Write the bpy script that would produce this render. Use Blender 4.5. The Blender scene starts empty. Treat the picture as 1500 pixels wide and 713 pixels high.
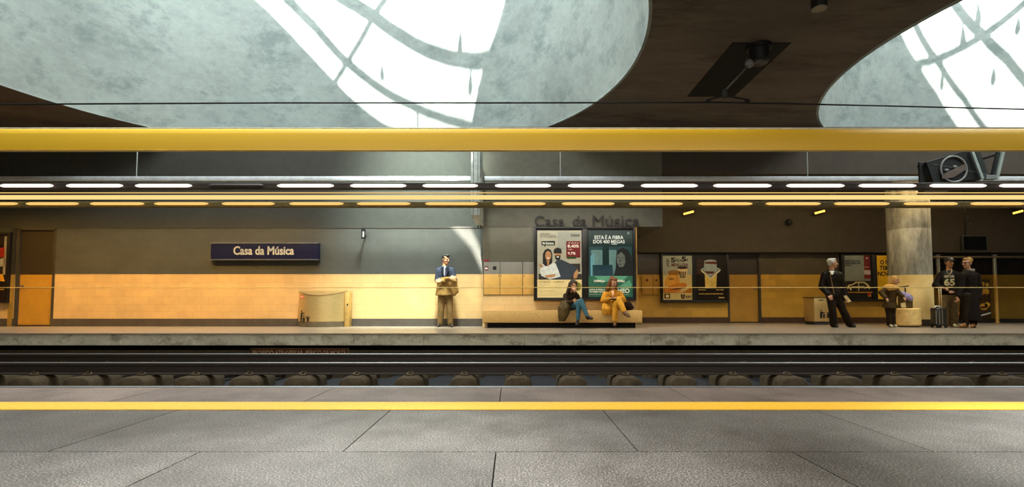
import bpy, bmesh, math, random
from mathutils import Vector, Matrix
from mathutils.geometry import tessellate_polygon
random.seed(7)
SC = bpy.context.scene
COL = SC.collection
PI = math.pi
# ------------------------------------------------------------------ camera
FPX, PPX, PPY, PITCH, CAMZ = 800.0, 750.0, 402.0, math.radians(3.05), 0.55
CT, ST = math.cos(PITCH), math.sin(PITCH)
def ray(px, py):
    u, v = (px - PPX) / FPX, (PPY - py) / FPX
    return Vector((u, CT - v * ST, ST + v * CT))
def P(px, py, Y):
    d = ray(px, py); t = Y / d.y
    return Vector((d.x * t, Y, CAMZ + d.z * t))
def PZ(px, py, z):
    d = ray(px, py); t = (z - CAMZ) / d.z
    return Vector((d.x * t, d.y * t, z))
def FY(py, z=0.0):
    return PZ(750, py, z).y
cam = bpy.data.cameras.new('camera'); camo = bpy.data.objects.new('camera', cam); COL.objects.link(camo)
camo.location = (0, 0, CAMZ); camo.rotation_euler = (PI / 2 + PITCH, 0, 0)
cam.sensor_width = 36; cam.lens = 36 * FPX / 1500; cam.shift_y = (PPY - 356.5) / 1500; cam.clip_end = 200
SC.camera = camo
SC.view_settings.view_transform = 'Standard'; SC.view_settings.look = 'None'
SC.view_settings.gamma = 1; SC.view_settings.exposure = 1.3; SC.view_settings.use_curve_mapping = False

# ------------------------------------------------------------------ materials
def lin(c):
    return tuple(((x / 255) / 12.92 if x / 255 <= 0.04045 else ((x / 255 + 0.055) / 1.055) ** 2.4) for x in c)
class NT:
    def __init__(s, name):
        s.m = bpy.data.materials.new(name); s.m.use_nodes = True
        s.t = s.m.node_tree; s.b = s.t.nodes['Principled BSDF']
    def n(s, typ, **kw):
        x = s.t.nodes.new(typ)
        for k, v in kw.items(): setattr(x, k, v)
        return x
    def l(s, a, b): s.t.links.new(a, b)
    def pos(s): return s.n('ShaderNodeNewGeometry').outputs['Position']
    def noise(s, scale, detail=4, rough=.6, vec=None, stretch=None):
        x = s.n('ShaderNodeTexNoise'); x.inputs['Scale'].default_value = scale
        x.inputs['Detail'].default_value = detail; x.inputs['Roughness'].default_value = rough
        v = vec or s.pos()
        if stretch:
            m = s.n('ShaderNodeMapping'); m.inputs['Scale'].default_value = stretch
            s.l(v, m.inputs['Vector']); v = m.outputs[0]
        s.l(v, x.inputs['Vector']); return x.outputs['Fac']
    def ramp(s, fac, stops):
        r = s.n('ShaderNodeValToRGB'); e = r.color_ramp.elements
        while len(e) > 1: e.remove(e[0])
        e[0].position = stops[0][0]; e[0].color = (*stops[0][1], 1)
        for p, c in stops[1:]:
            k = e.new(p); k.color = (*c, 1)
        s.l(fac, r.inputs['Fac']); return r.outputs['Color']
    def mix(s, a, b, fac, mode='MIX'):
        x = s.n('ShaderNodeMix', data_type='RGBA', blend_type=mode)
        for v, k in ((a, 6), (b, 7)):
            if isinstance(v, tuple): x.inputs[k].default_value = (*v, 1)
            else: s.l(v, x.inputs[k])
        if isinstance(fac, (int, float)): x.inputs[0].default_value = fac
        else: s.l(fac, x.inputs[0])
        return x.outputs[2]
    def bump(s, h, strength=.3, dist=.01):
        x = s.n('ShaderNodeBump'); x.inputs['Strength'].default_value = strength; x.inputs['Distance'].default_value = dist
        s.l(h, x.inputs['Height']); s.l(x.outputs[0], s.b.inputs['Normal'])
    def fin(s, col, rough=.6, metal=0., spec=.5):
        if isinstance(col, tuple): s.b.inputs['Base Color'].default_value = (*col, 1)
        else: s.l(col, s.b.inputs['Base Color'])
        s.b.inputs['Roughness'].default_value = rough; s.b.inputs['Metallic'].default_value = metal
        s.b.inputs['Specular IOR Level'].default_value = spec
        return s.m
def sc(c, k): return tuple(min(1, x * k) for x in c)
_mc = {}
def M(rgb, rough=.6, metal=0., var=.18, scale=9., spec=.4, stretch=None, bump=0.):
    key = (rgb, rough, metal, var, scale, spec, stretch, bump)
    if key in _mc: return _mc[key]
    t = NT('mat_%d_%d_%d' % tuple(int(v) for v in rgb)); c = lin(rgb)
    nz = t.noise(scale, 5, .6, stretch=stretch)
    col = t.ramp(nz, [(.3, sc(c, 1 - var)), (.7, sc(c, 1 + var))])
    if bump: t.bump(nz, bump, .02)
    _mc[key] = t.fin(col, rough, metal, spec); return _mc[key]
def EM(rgb, strength, base=None):
    t = NT('lamp_%d_%d_%d' % rgb)
    t.b.inputs['Emission Color'].default_value = (*lin(rgb), 1); t.b.inputs['Emission Strength'].default_value = strength
    return t.fin(base or (.02, .02, .02), .5, spec=.1)
def concrete(name, c, var=.25, scale=1.2, stretch=None, rough=.85, blot=None):
    t = NT(name)
    n1 = t.noise(scale, 8, .68, stretch=stretch); n2 = t.noise(scale * 9, 6, .7, stretch=stretch)
    a = t.ramp(n1, [(.32, sc(c, 1 - var)), (.5, c), (.72, sc(c, 1 + var))])
    b = t.ramp(n2, [(.35, (.78, .78, .78)), (.65, (1, 1, 1))])
    col = t.mix(a, b, .7, 'MULTIPLY')
    if blot:
        n3 = t.noise(blot[0], 7, .75, stretch=blot[1])
        col = t.mix(col, blot[2], t.ramp(n3, [(.5, (0, 0, 0)), (.64, (.75, .75, .75))]))
    t.bump(n2, .12, .02)
    return t.fin(col, rough, spec=.25)
def band(t, z, soft=.004):
    s = t.n('ShaderNodeSeparateXYZ'); t.l(t.pos(), s.inputs[0])
    m = t.n('ShaderNodeMapRange'); m.inputs['From Min'].default_value = z - soft; m.inputs['From Max'].default_value = z + soft
    t.l(s.outputs[2], m.inputs['Value']); return m.outputs[0]
def tiles(name, up, low, zs, var=.08, w=.37, h=.178, rough=.3, mort=.72):  # low carries the blurred train's yellow cast, put into the tile colour
    t = NT(name)
    s = t.n('ShaderNodeSeparateXYZ'); t.l(t.pos(), s.inputs[0])
    c = t.n('ShaderNodeCombineXYZ'); t.l(s.outputs[0], c.inputs[0]); t.l(s.outputs[2], c.inputs[1])
    b = t.n('ShaderNodeTexBrick'); t.l(c.outputs[0], b.inputs['Vector'])
    b.inputs['Scale'].default_value = 1; b.inputs['Brick Width'].default_value = w; b.inputs['Row Height'].default_value = h
    b.inputs['Mortar Size'].default_value = .003; b.inputs['Mortar Smooth'].default_value = .3
    b.inputs['Color1'].default_value = (1, 1, 1, 1); b.inputs['Color2'].default_value = (1 - var,) * 3 + (1,)
    b.inputs['Mortar'].default_value = (mort,) * 3 + (1,)
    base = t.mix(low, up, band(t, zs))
    n1 = t.ramp(t.noise(1.3, 6, .7), [(.35, (.82, .82, .82)), (.65, (1, 1, 1))])
    col = t.mix(t.mix(base, b.outputs['Color'], 1, 'MULTIPLY'), n1, 1, 'MULTIPLY')
    t.bump(b.outputs['Fac'], -.25, .004)
    return t.fin(col, rough, spec=.4)
def yellow_cast(name, up, low, zs, rough=.5, metal=0.):  # low is the surface colour with the passing train's yellow cast mixed in
    t = NT(name)
    base = t.mix(low, up, band(t, zs))
    n1 = t.ramp(t.noise(3, 6, .7), [(.3, (.8, .8, .8)), (.7, (1, 1, 1))])
    return t.fin(t.mix(base, n1, 1, 'MULTIPLY'), rough, metal)
def granite(name, dark, mid, light, scale, rough):
    t = NT(name)
    n1 = t.noise(scale, 3, .8); n2 = t.noise(2.2, 6, .7, stretch=(1, .8, 1))
    n3 = t.noise(scale * 2.3, 2, .6)
    a = t.ramp(n1, [(.36, dark), (.5, mid), (.64, light)])
    a = t.mix(a, t.ramp(n3, [(.4, (.55, .55, .55)), (.6, (1, 1, 1))]), .7, 'MULTIPLY')
    a = t.mix(a, t.ramp(n2, [(.36, (.52, .5, .48)), (.6, (1, 1, 1))]), 1, 'MULTIPLY')
    isl = t.n('ShaderNodeNewGeometry').outputs['Random Per Island']
    a = t.mix(a, t.ramp(isl, [(0, (.72, .72, .72)), (1, (1, 1, 1))]), 1, 'MULTIPLY')
    t.bump(n1, .15, .004)
    return t.fin(a, rough, spec=.5)

# ------------------------------------------------------------------ mesh building
ORG = {}
class MB:
    def __init__(s): s.v = []; s.f = []; s.mi = []; s.cur = 0; s.ch = []
    def mark(s): s.ch.append((len(s.v), len(s.f)))
    def pieces(s):
        """one builder per printed shape"""
        out = []; e = s.ch[1:] + [(len(s.v), len(s.f))]
        for (v0, f0), (v1, f1) in zip(s.ch, e):
            m = MB(); m.add(s.v[v0:v1], [[i - v0 for i in f] for f in s.f[f0:f1]]); out.append(m)
        return out
    def add(s, vs, fs):
        o = len(s.v); s.v += [Vector(v) for v in vs]
        for f in fs: s.f.append([i + o for i in f]); s.mi.append(s.cur)
        return s
    def box(s, a, b):
        x0, y0, z0 = (min(a[i], b[i]) for i in range(3)); x1, y1, z1 = (max(a[i], b[i]) for i in range(3))
        return s.add([(x0,y0,z0),(x1,y0,z0),(x1,y1,z0),(x0,y1,z0),(x0,y0,z1),(x1,y0,z1),(x1,y1,z1),(x0,y1,z1)],
                     [(0,3,2,1),(4,5,6,7),(0,1,5,4),(1,2,6,5),(2,3,7,6),(3,0,4,7)])
    def rbox(s, a, b, r=.01):
        """box with chamfered edges"""
        m = bmesh.new()
        t = MB().box(a, b); vs = [m.verts.new(v) for v in t.v]
        for f in t.f: m.faces.new([vs[i] for i in f])
        bmesh.ops.bevel(m, geom=m.edges[:], offset=r, segments=2, affect='EDGES', profile=.5)
        m.verts.index_update()
        return s.add([v.co.copy() for v in m.verts], [[v.index for v in f.verts] for f in m.faces])
    def beam(s, p0, p1, w, h, up=(0, 0, 1)):
        p0, p1 = Vector(p0), Vector(p1); d = (p1 - p0).normalized(); up = Vector(up)
        if abs(d.dot(up)) > .98: up = Vector((0, 1, 0))
        a = d.cross(up).normalized(); b = a.cross(d).normalized()
        vs = [p + a * w / 2 * i + b * h / 2 * j for p in (p0, p1) for i, j in ((-1,-1),(1,-1),(1,1),(-1,1))]
        return s.add(vs, [(0,1,2,3),(7,6,5,4),(0,4,5,1),(1,5,6,2),(2,6,7,3),(3,7,4,0)])
    def prism(s, pts, vec):
        """planar polygon pts (3-D) swept by vec"""
        n = len(pts); pts = [Vector(p) for p in pts]; vec = Vector(vec)
        tri = tessellate_polygon([pts])
        vs = pts + [p + vec for p in pts]
        fs = [tuple(t) for t in tri] + [tuple(i + n for i in reversed(t)) for t in tri]
        fs += [(i, (i + 1) % n, (i + 1) % n + n, i + n) for i in range(n)]
        return s.add(vs, fs)
    def loft(s, rings, cap=True):
        k = len(rings[0]); o = len(s.v); vs = [v for r in rings for v in r]; fs = []
        for i in range(len(rings) - 1):
            for j in range(k):
                fs.append((i*k+j, i*k+(j+1)%k, (i+1)*k+(j+1)%k, (i+1)*k+j))
        if cap: fs += [tuple(reversed(range(k))), tuple((len(rings)-1)*k+j for j in range(k))]
        return s.add(vs, fs)
    def lathe(s, c, prof, axis=(0, 0, 1), n=24):
        """prof: (radius, height) along axis"""
        ax = Vector(axis).normalized(); u = ax.orthogonal().normalized(); w = ax.cross(u); c = Vector(c)
        return s.loft([[c + ax * h + (u * math.cos(2*PI*j/n) + w * math.sin(2*PI*j/n)) * max(r, 1e-4) for j in range(n)] for r, h in prof])
    def cyl(s, p0, p1, r0, r1=None, n=16):
        p0, p1 = Vector(p0), Vector(p1); L = (p1 - p0).length; r1 = r0 if r1 is None else r1
        return s.lathe(p0, [(r0, 0), (r1, L)], p1 - p0, n)
    def cap(s, p0, p1, r0, r1=None, n=12):
        """capsule with round ends"""
        p0, p1 = Vector(p0), Vector(p1); L = (p1 - p0).length; r1 = r0 if r1 is None else r1
        if L < 1e-5: return s.ell(p0, (r0, r0, r0))
        pr = [(r0*math.sin(a), -r0*math.cos(a)) for a in (0, PI/8, PI/4, 3*PI/8, PI/2)]
        pr += [(r1*math.sin(a), L - r1*math.cos(a)) for a in (PI/2, 5*PI/8, 3*PI/4, 7*PI/8, PI)]
        return s.lathe(p0, pr, p1 - p0, n)
    def ell(s, c, r, R=None, n=16, m=9):
        c = Vector(c); rings = []
        for i in range(m + 1):
            a = PI * i / m
            rg = []
            for j in range(n):
                b = 2*PI*j/n
                p = Vector((r[0]*max(math.sin(a),1e-3)*math.cos(b), r[1]*max(math.sin(a),1e-3)*math.sin(b), -r[2]*math.cos(a)))
                rg.append(c + (R @ p if R else p))
            rings.append(rg)
        return s.loft(rings)
    def path(s, pts, r, n=8):
        for a, b in zip(pts, pts[1:]): s.cap(a, b, r, r, n)
        return s
    def build(s, name, mat, parent=None, smooth=False, remesh=None, smoothit=4, autos=None):
        org = ORG[parent.name] if parent else None
        if org is None:
            xs = [v.x for v in s.v]; ys = [v.y for v in s.v]; zs = [v.z for v in s.v]
            org = Vector(((min(xs)+max(xs))/2, (min(ys)+max(ys))/2, min(zs)))
        me = bpy.data.meshes.new(name); me.from_pydata([v - org for v in s.v], [], s.f); me.validate()
        bm = bmesh.new(); bm.from_mesh(me); bmesh.ops.recalc_face_normals(bm, faces=bm.faces[:]); bm.to_mesh(me); bm.free()
        for m in (mat if isinstance(mat, (list, tuple)) else [mat]): me.materials.append(m)
        if isinstance(mat, (list, tuple)):
            for p, i in zip(me.polygons, s.mi): p.material_index = i
        o = bpy.data.objects.new(name, me); COL.objects.link(o)
        if parent: o.parent = parent
        else: o.location = org
        ORG[o.name] = org
        if remesh:
            r = o.modifiers.new('r', 'REMESH'); r.mode = 'VOXEL'; r.voxel_size = remesh; r.use_smooth_shade = True
            if smoothit:
                q = o.modifiers.new('s', 'SMOOTH'); q.iterations = smoothit; q.factor = .5
            bpy.context.view_layer.update(); dg = bpy.context.evaluated_depsgraph_get()
            nm = bpy.data.meshes.new_from_object(o.evaluated_get(dg)); o.modifiers.clear(); o.data = nm; nm.name = name
            smooth = True
        if smooth:
            for p in o.data.polygons: p.use_smooth = True
        if autos:
            for p in o.data.polygons: p.use_smooth = True
            o.data.set_sharp_from_angle(angle=math.radians(autos))
        return o
def tag(o, label=None, cat=None, group=None, kind=None):
    if label: o['label'] = label
    if cat: o['category'] = cat
    if group: o['group'] = group
    if kind: o['kind'] = kind
    return o
def empty(name, loc, label, cat, group=None, kind=None):
    o = bpy.data.objects.new(name, None); COL.objects.link(o); o.location = loc; o.empty_display_size = .1
    ORG[o.name] = Vector(loc); return tag(o, label, cat, group, kind)
def copy_tree(o, parent=None):
    c = o.copy(); COL.objects.link(c)
    if parent: c.parent = parent
    for ch in list(o.children): copy_tree(ch, c)
    return c
# flat printed shapes on a plane at depth Y, given in photo pixels
def poly(mb, pts, Y, lift=.003, th=.002):
    mb.mark()
    return mb.prism([P(x, y, Y) + Vector((0, -lift, 0)) for x, y in pts], (0, -th, 0))
def rect(mb, x0, y0, x1, y1, Y, lift=.003, th=.002):
    mb.mark()
    a, b = P(x0, y0, Y), P(x1, y1, Y)
    return mb.box((a.x, Y - lift, a.z), (b.x, Y - lift - th, b.z))
def disc(mb, cx, cy, rx, ry, Y, lift=.003, th=.002, n=20):
    return poly(mb, [(cx + rx*math.cos(2*PI*i/n), cy + ry*math.sin(2*PI*i/n)) for i in range(n)], Y, lift, th)
_tc = {}
def glyphs(s, bold):
    k = (s, bold)
    if k not in _tc:
        cu = bpy.data.curves.new('t', 'FONT'); cu.body = s; cu.size = 1; cu.offset = bold; cu.extrude = .02; cu.resolution_u = 4
        o = bpy.data.objects.new('t', cu); COL.objects.link(o); bpy.context.view_layer.update()
        dg = bpy.context.evaluated_depsgraph_get(); me = bpy.data.meshes.new_from_object(o.evaluated_get(dg))
        _tc[k] = ([v.co.copy() for v in me.vertices], [list(p.vertices) for p in me.polygons])
        bpy.data.objects.remove(o); bpy.data.curves.remove(cu); bpy.data.meshes.remove(me)
    return _tc[k]
def text(mb, s, x0, y0, x1, y1, Y, lift=.005, bold=.0, th=.003, fn=None):
    """letters stretched to the pixel box on plane Y"""
    mb.mark()
    vs, fs = glyphs(s, bold)
    ax, bx = min(v.x for v in vs), max(v.x for v in vs); ay, by = min(v.y for v in vs), max(v.y for v in vs)
    a, b = P(x0, y1, Y), P(x1, y0, Y)
    out = []
    for v in vs:
        X = a.x + (v.x - ax) / (bx - ax) * (b.x - a.x); Z = a.z + (v.y - ay) / (by - ay) * (b.z - a.z)
        out.append((X, (fn(X) if fn else Y) - lift - (th if v.z > 0 else 0), Z))
    return mb.add(out, fs)

# ================================================================== SETTING
YW, YB, YR, YBK = 13.33, 12.8, 15.7, 12.75       # left wall, projecting block, recessed right wall
ZC = 4.75                                        # soffit
YE = FY(488)                                     # far platform edge
YN = FY(567.5)                                   # near platform edge
def zat(py, Y): return P(750, py, Y).z
# ---- near platform (granite slabs)
g_main = granite('speckled_granite', (.010, .008, .006), (.125, .11, .096), (.56, .52, .46), 150, .45)
g_edge = granite('edge_granite', (.13, .088, .068), (.27, .19, .15), (.43, .32, .255), 110, .55)
y1, y0 = FY(589.5), FY(600.5)
ym = FY(661.3)
gap = .0025
mb = MB()
mb.cur = 1
for k in range(-9, 10):
    x = -.07 + 1.1 * k
    mb.box((x + gap, y1 + .0, -.16), (x + 1.1 - gap, YN, 0))
mb.cur = 0
for (ya, yb, off) in ((ym, y1, -.63), (ym - 1.1, ym, -.06), (ym - 2.2, ym - 1.1, -.63), (ym - 3.3, ym - 2.2, -.06), (-6, ym - 3.3, -.06)):
    for k in range(-9, 10):
        x = off + 1.1 * k
        mb.box((x + gap, ya + gap, -.1), (x + 1.1 - gap, yb - gap, 0))
mb.cur = 2
mb.box((-20, -6, -1.2), (20, YN - .06, -.102))
tag(mb.build('floor', [g_main, g_edge, M((38, 33, 28), .9)]), 'speckled grey granite slabs of the near platform', 'floor', kind='structure')
mb = MB(); mb.box((-12, y0, .0005), (12, y1, .004))
tl = NT('yellow_paint'); nz = tl.noise(40, 5, .7)
tag(mb.build('safety_line', tl.fin(tl.ramp(nz, [(.3, (.78, .40, .022)), (.6, (.95, .52, .035))]), .5)), 'yellow painted safety line along the near platform edge', 'safety line', kind='structure')
# ---- track bed
mb = MB(); mb.box((-20, YN - .1, -.9), (20, YE + .5, -.665))
tag(mb.build('track_bed', M((30, 30, 33), .9, var=.4, scale=14)), 'dark concrete trough between the two platforms', 'track bed', kind='structure')
# ---- far platform
conc_edge = concrete('edge_concrete', lin((206, 196, 168)), .2, 3, rough=.8, blot=(2.6, (1, 1, 1.4), lin((124, 112, 90))))
pm = NT('far_platform_floor'); nf = pm.noise(30, 4, .7)
pm.fin(pm.ramp(nf, [(.3, lin((124, 109, 92))), (.7, lin((166, 150, 128)))]), .28)
mb = MB(); zl = zat(505.5, YE)
random.seed(3); x = -14.0
while x < 16:
    w = random.choice((.82, 1.05, 1.3)); mb.box((x + .003, YE, zl), (x + w - .003, YE + .5, -.004)); x += w
mb.cur = 1
mb.box((-20, YE + .012, -.004), (20, 16.5, 0))
mb.box((-20, YE - .012, -.018), (20, YE + .012, 0))
mb.cur = 2
mb.box((-20, YE + .28, -.9), (20, 16.5, zl + .01)); mb.box((-20, YE + .5, zl), (20, 16.5, -.006))
mb.cur = 3
mb.box((-20, YE + .2, zl - .11), (20, YE + .28, -.9))
tag(mb.build('platform', [conc_edge, pm.m, M((46, 39, 30), .9), M((86, 72, 48), .85)]), 'far platform with concrete edge beyond the tracks', 'platform', kind='structure')
# ---- walls
tile_left = tiles('tile_left', lin((78, 78, 72)), lin((206, 170, 114)), zat(401.5, YW))  # lower tone of each tile set holds the train's yellow cast
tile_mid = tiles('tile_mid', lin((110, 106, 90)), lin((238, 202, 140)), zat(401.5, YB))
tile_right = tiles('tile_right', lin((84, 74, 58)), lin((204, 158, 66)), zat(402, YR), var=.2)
conc_up = concrete('upper_concrete', lin((62, 61, 54)), .12, .7, rough=.8)
conc_dk = concrete('dark_concrete', lin((70, 62, 52)), .12, .6, rough=.8)
plinth = concrete('plinth_grey', lin((74, 66, 56)), .2, 3, rough=.7)
XB0, XB1 = P(707, 400, YB).x, P(932, 400, YB).x      # projecting block
XBX = P(970, 300, YB).x
ztL = zat(333.5, YW)
XD0, XD1 = P(24, 400, YW).x, P(80, 400, YW).x
# left wall with a doorway
mb = MB()
mb.box((XD1, YW, 0), (XB0 + .02, YW + .25, ztL)); mb.box((-20, YW, 0), (XD0, YW + .25, ztL))
mb.cur = 1
mb.box((-20, YW, ztL), (XB0 + .02, YW + .25, ZC))
mb.cur = 2
mb.box((-20, YW - .012, ztL - .008), (XB0, YW, ztL + .008))
tag(mb.build('wall_left', [tile_left, conc_up, M((60, 56, 48))]), 'long tiled wall with the yellow train cast painted on its lower tiles left of the poster case', 'wall', kind='structure')
mb = MB()
mb.box((XD1, YW - .03, 0), (XB0, YW, zat(466.5, YW))); mb.box((-20, YW - .03, 0), (XD0, YW, zat(466.5, YW)))
tag(mb.build('baseboard_left', plinth), 'dark plinth along the left tiled wall', 'baseboard', kind='structure')
# centre block
zbx = zat(332, YB)
mb = MB(); mb.box((XB0, YB, 0), (XB1, YR, zbx))
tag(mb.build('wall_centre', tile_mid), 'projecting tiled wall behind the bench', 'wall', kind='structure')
conc_box = concrete('box_concrete', lin((98, 94, 81)), .12, .7, rough=.8)
mb = MB(); mb.box((XB0, YB - .012, zbx), (XBX, YR, ZC))
tag(mb.build('wall_upper', conc_box), 'plain concrete box above the poster case', 'wall', kind='structure')
# recessed right wall
ztR = zat(370.5, YR)
XR0, XR1 = P(1066, 420, YR).x, P(1114, 420, YR).x
mb = MB(); mb.box((XB1, YR, 0), (XR0, YR + .25, ztR)); mb.box((XR1, YR, 0), (P(1362, 400, YR).x, YR + .25, ztR))
mb.cur = 1; mb.box((XB1, YR - .25, ztR), (20, YR + .25, ZC))
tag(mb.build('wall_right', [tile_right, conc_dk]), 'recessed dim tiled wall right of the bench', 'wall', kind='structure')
mb = MB(); mb.box((XB1, YR - .03, 0), (XR0, YR, zat(464.5, YR))); mb.box((XR1, YR - .03, 0), (P(1362, 400, YR).x, YR, zat(464.5, YR)))
tag(mb.build('baseboard_right', M((70, 46, 26), .6)), 'dark plinth along the recessed right wall', 'baseboard', kind='structure')
ZF = 3.62
mb = MB(); mb.box((XBX, YB, ZF), (20, YB + .25, ZC)); mb.box((XBX, YB + .25, ZF + .02), (20, YR, ZF + .2))  # added ceiling that keeps well light out of the recess
tag(mb.build('ceiling_recess', conc_dk), 'dropped dark ceiling added to shade the right recess', 'ceiling', kind='structure')
# enclosure behind and beside the camera
mb = MB(); mb.box((-20.3, -6, -1), (-20, 17, ZC + .2))
tag(mb.build('wall_side', conc_dk), 'side wall of the station hall', 'wall', kind='structure')
mb = MB(); mb.box((20, -6, -1), (20.3, 17, ZC + .2))
tag(mb.build('wall_end', conc_dk), 'end wall of the station hall', 'wall', kind='structure')
mb = MB(); mb.box((-20.3, -6.3, -1), (20.3, -6, ZC + .2))
tag(mb.build('wall_back', conc_dk), 'wall behind the near platform', 'wall', kind='structure')
# ---- soffit with two round light wells
WELLS = [(-3.9, 9.0, 6.02), (11.85, 8.95, 5.85)]
ZT, KR = 10.4, .30
def circ(cx, cy, r, z, n=160): return [Vector((cx + r*math.cos(2*PI*i/n), cy + r*math.sin(2*PI*i/n), z)) for i in range(n)]
def sheet(mb, loops):
    tri = tessellate_polygon(loops); flat = [p for l in loops for p in l]
    return mb.add(flat, [tuple(t) for t in tri])
mb = MB()
outer = [Vector(p) for p in ((-20.3, -6.3, ZC), (20.3, -6.3, ZC), (20.3, 17, ZC), (-20.3, 17, ZC))]
sheet(mb, [outer] + [circ(*w, ZC) for w in WELLS])
conc_soffit = concrete('soffit_concrete', lin((112, 103, 94)), .22, .8, stretch=(.5, 1.6, 1), rough=.7, blot=(1.1, (.5, 1.5, 1), lin((74, 66, 58))))
tag(mb.build('ceiling', conc_soffit), 'dark concrete soffit around the round light wells', 'ceiling', kind='structure')
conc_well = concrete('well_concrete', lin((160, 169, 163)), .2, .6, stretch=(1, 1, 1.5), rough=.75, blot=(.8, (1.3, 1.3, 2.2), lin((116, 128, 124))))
def rwell(w, z): return w[2] - (z - ZC) * KR
for i, w in enumerate(WELLS):
    rings = []
    for k in range(13):
        z = ZC + (ZT - ZC) * k / 12; rings.append(circ(w[0], w[1], rwell(w, z), z, 160))
    mb = MB(); mb.loft(rings, cap=False)
    lip = [circ(w[0], w[1], w[2] + a, ZC + b, 160) for a, b in ((-.001, .0), (.0, -.02), (.05, -.02), (.05, .0))]
    mb.loft(lip, cap=False)
    tag(mb.build('skylight_shaft', conc_well, autos=60), ('broad', 'cut-off')[i] + (' round concrete light well left of the ceiling lamp panel', ' round concrete light well right of the ceiling lamp panel')[i], 'light well', kind='structure')
SUN = Vector((-.10, -.66, .76)).normalized()      # towards the sun
def on_well(w, px, py):
    d = ray(px, py); o = Vector((0, 0, CAMZ)); t0 = (ZC - CAMZ) / d.z; prev = None
    t = t0
    for _ in range(4000):
        p = o + d * t
        if p.z >= ZC and (Vector((p.x - w[0], p.y - w[1])).length > rwell(w, p.z)) and p.y > w[1]: return p
        t += .01
    return p
def up(p, z=ZT): return p + SUN * ((z - p.z) / SUN.z)
# unseen plate over each well, opening cut to cast the sun patch, with bars
PATCH = [[(372, -2), (395, 20), (425, 50), (455, 82), (490, 118), (525, 152), (560, 178), (590, 190), (640, 194), (680, 190), (691, 178), (700, 130), (712, 85), (727, 45), (741, -2), (700, -60), (640, -90), (560, -100), (470, -80), (400, -40)],
         [(1312, 34), (1322, 55), (1345, 92), (1372, 134), (1405, 186), (1440, 200), (1500, 204), (1560, 190), (1600, 120), (1580, 20), (1520, -60), (1430, -50), (1360, -5)]]
RIBS = [[([(408, -15), (430, 8), (463, 42), (498, 82), (530, 110), (566, 136), (600, 153), (640, 170), (672, 180), (706, 189)], .12), ([(488, -12), (520, 8), (548, 25), (590, 55), (640, 80), (680, 88), (716, 89)], .17), ([(570, -10), (548, 22), (515, 82), (490, 122)], .055), ([(612, 168), (612, 190)], .06)],
        [([(1380, -20), (1395, 0), (1440, 52), (1475, 88), (1520, 140)], .135), ([(1322, 4), (1338, 30), (1375, 92), (1410, 142), (1445, 192)], .10), ([(1335, 96), (1352, 93), (1400, 75), (1440, 52), (1500, 6), (1540, -26)], .075)]]
DROPS = [[(674, 66, 11), (560, 108, 9), (689, 124, 11)], [(1432, 24, 11), (1410, 57, 12), (1490, 40, 9), (1454, 114, 10), (1379, 121, 9)]]
PATCH2 = [(655, 325), (690, 335), (706, 343), (716, 388), (690, 362)]
roofm = M((90, 92, 90), .8)
for i, w in enumerate(WELLS):
    R = rwell(w, ZT)
    def inside(p):
        q = Vector((p.x - w[0], p.y - w[1])); L = q.length
        return p if L < R - .06 else Vector((w[0] + q.x / L * (R - .06), w[1] + q.y / L * (R - .06), p.z))
    hole = [inside(up(on_well(w, *p))) for p in PATCH[i]]
    loops = [circ(w[0], w[1], R + .4, ZT, 96), hole]
    if i == 0: loops.append([up(P(x, y, YW if x < 705 else YB)) for x, y in PATCH2])  # second opening cut to drop a sun patch on the wall
    mb = MB(); sheet(mb, loops)
    t = tag(mb.build('skylight', roofm), ('unseen skylight plate cut to shape the sun in the broad left light well', 'unseen skylight plate cut to shape the sun in the cut-off right light well')[i], 'skylight', kind='structure')
    for pts, wd in RIBS[i]:
        q = [up(on_well(w, *p)) for p in pts]; mb = MB()
        for a, b in zip(q, q[1:]): mb.beam(a - (b - a) * .02, b + (b - a) * .02, wd, .06)
        mb.build('glazing_bar', roofm, t)
    for x, y, s in DROPS[i]:
        c = up(on_well(w, x, y)); mb = MB(); k = s * .0115
        d = (up(on_well(w, x, y + 6)) - c).normalized(); e = Vector((-d.y, d.x, 0))
        mb.prism([c + d * k * a + e * k * b for a, b in ((-2.2, .1), (-1.0, .18), (0, .55), (.7, .6), (1.2, .25), (1.3, -.2), (.7, -.6), (0, -.5), (-1.0, -.05))], (0, 0, .03))
        mb.build('bird_decal', roofm, t)
# ================================================================== LIGHT
W = bpy.data.worlds.new('world'); SC.world = W; W.use_nodes = True
W.node_tree.nodes['Background'].inputs[0].default_value = (.62, .78, 1, 1); W.node_tree.nodes['Background'].inputs[1].default_value = 1.0
def lamp(name, typ, loc, energy, col=(1, 1, 1), target=None, **kw):
    l = bpy.data.lights.new(name, typ); l.energy = energy; l.color = col
    for k, v in kw.items(): setattr(l, k, v)
    o = bpy.data.objects.new(name, l); COL.objects.link(o); o.location = loc
    if target is not None: o.rotation_euler = (Vector(target) - Vector(loc)).to_track_quat('-Z', 'Y').to_euler()
    return o
s = lamp('sun', 'SUN', (0, -20, 30), 22, (1, .97, .9), angle=math.radians(.7)); s.rotation_euler = (-SUN).to_track_quat('-Z', 'Y').to_euler()
for i, w in enumerate(WELLS):
    lamp('skylight_daylight', 'AREA', (w[0], w[1] - .6, ZT - .15), (600, 540)[i], (.90, .97, 1), (w[0], w[1] - .6, 0), shape='DISK', size=6.4)
lamp('centre_wall_fill', 'SPOT', (-1.5, 10.2, 9.6), 9500, (.82, 1, .96), (-2.3, YW, 3.1), spot_size=math.radians(34), spot_blend=1, shadow_soft_size=.6)  # added spot that brightens the upper centre wall
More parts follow.
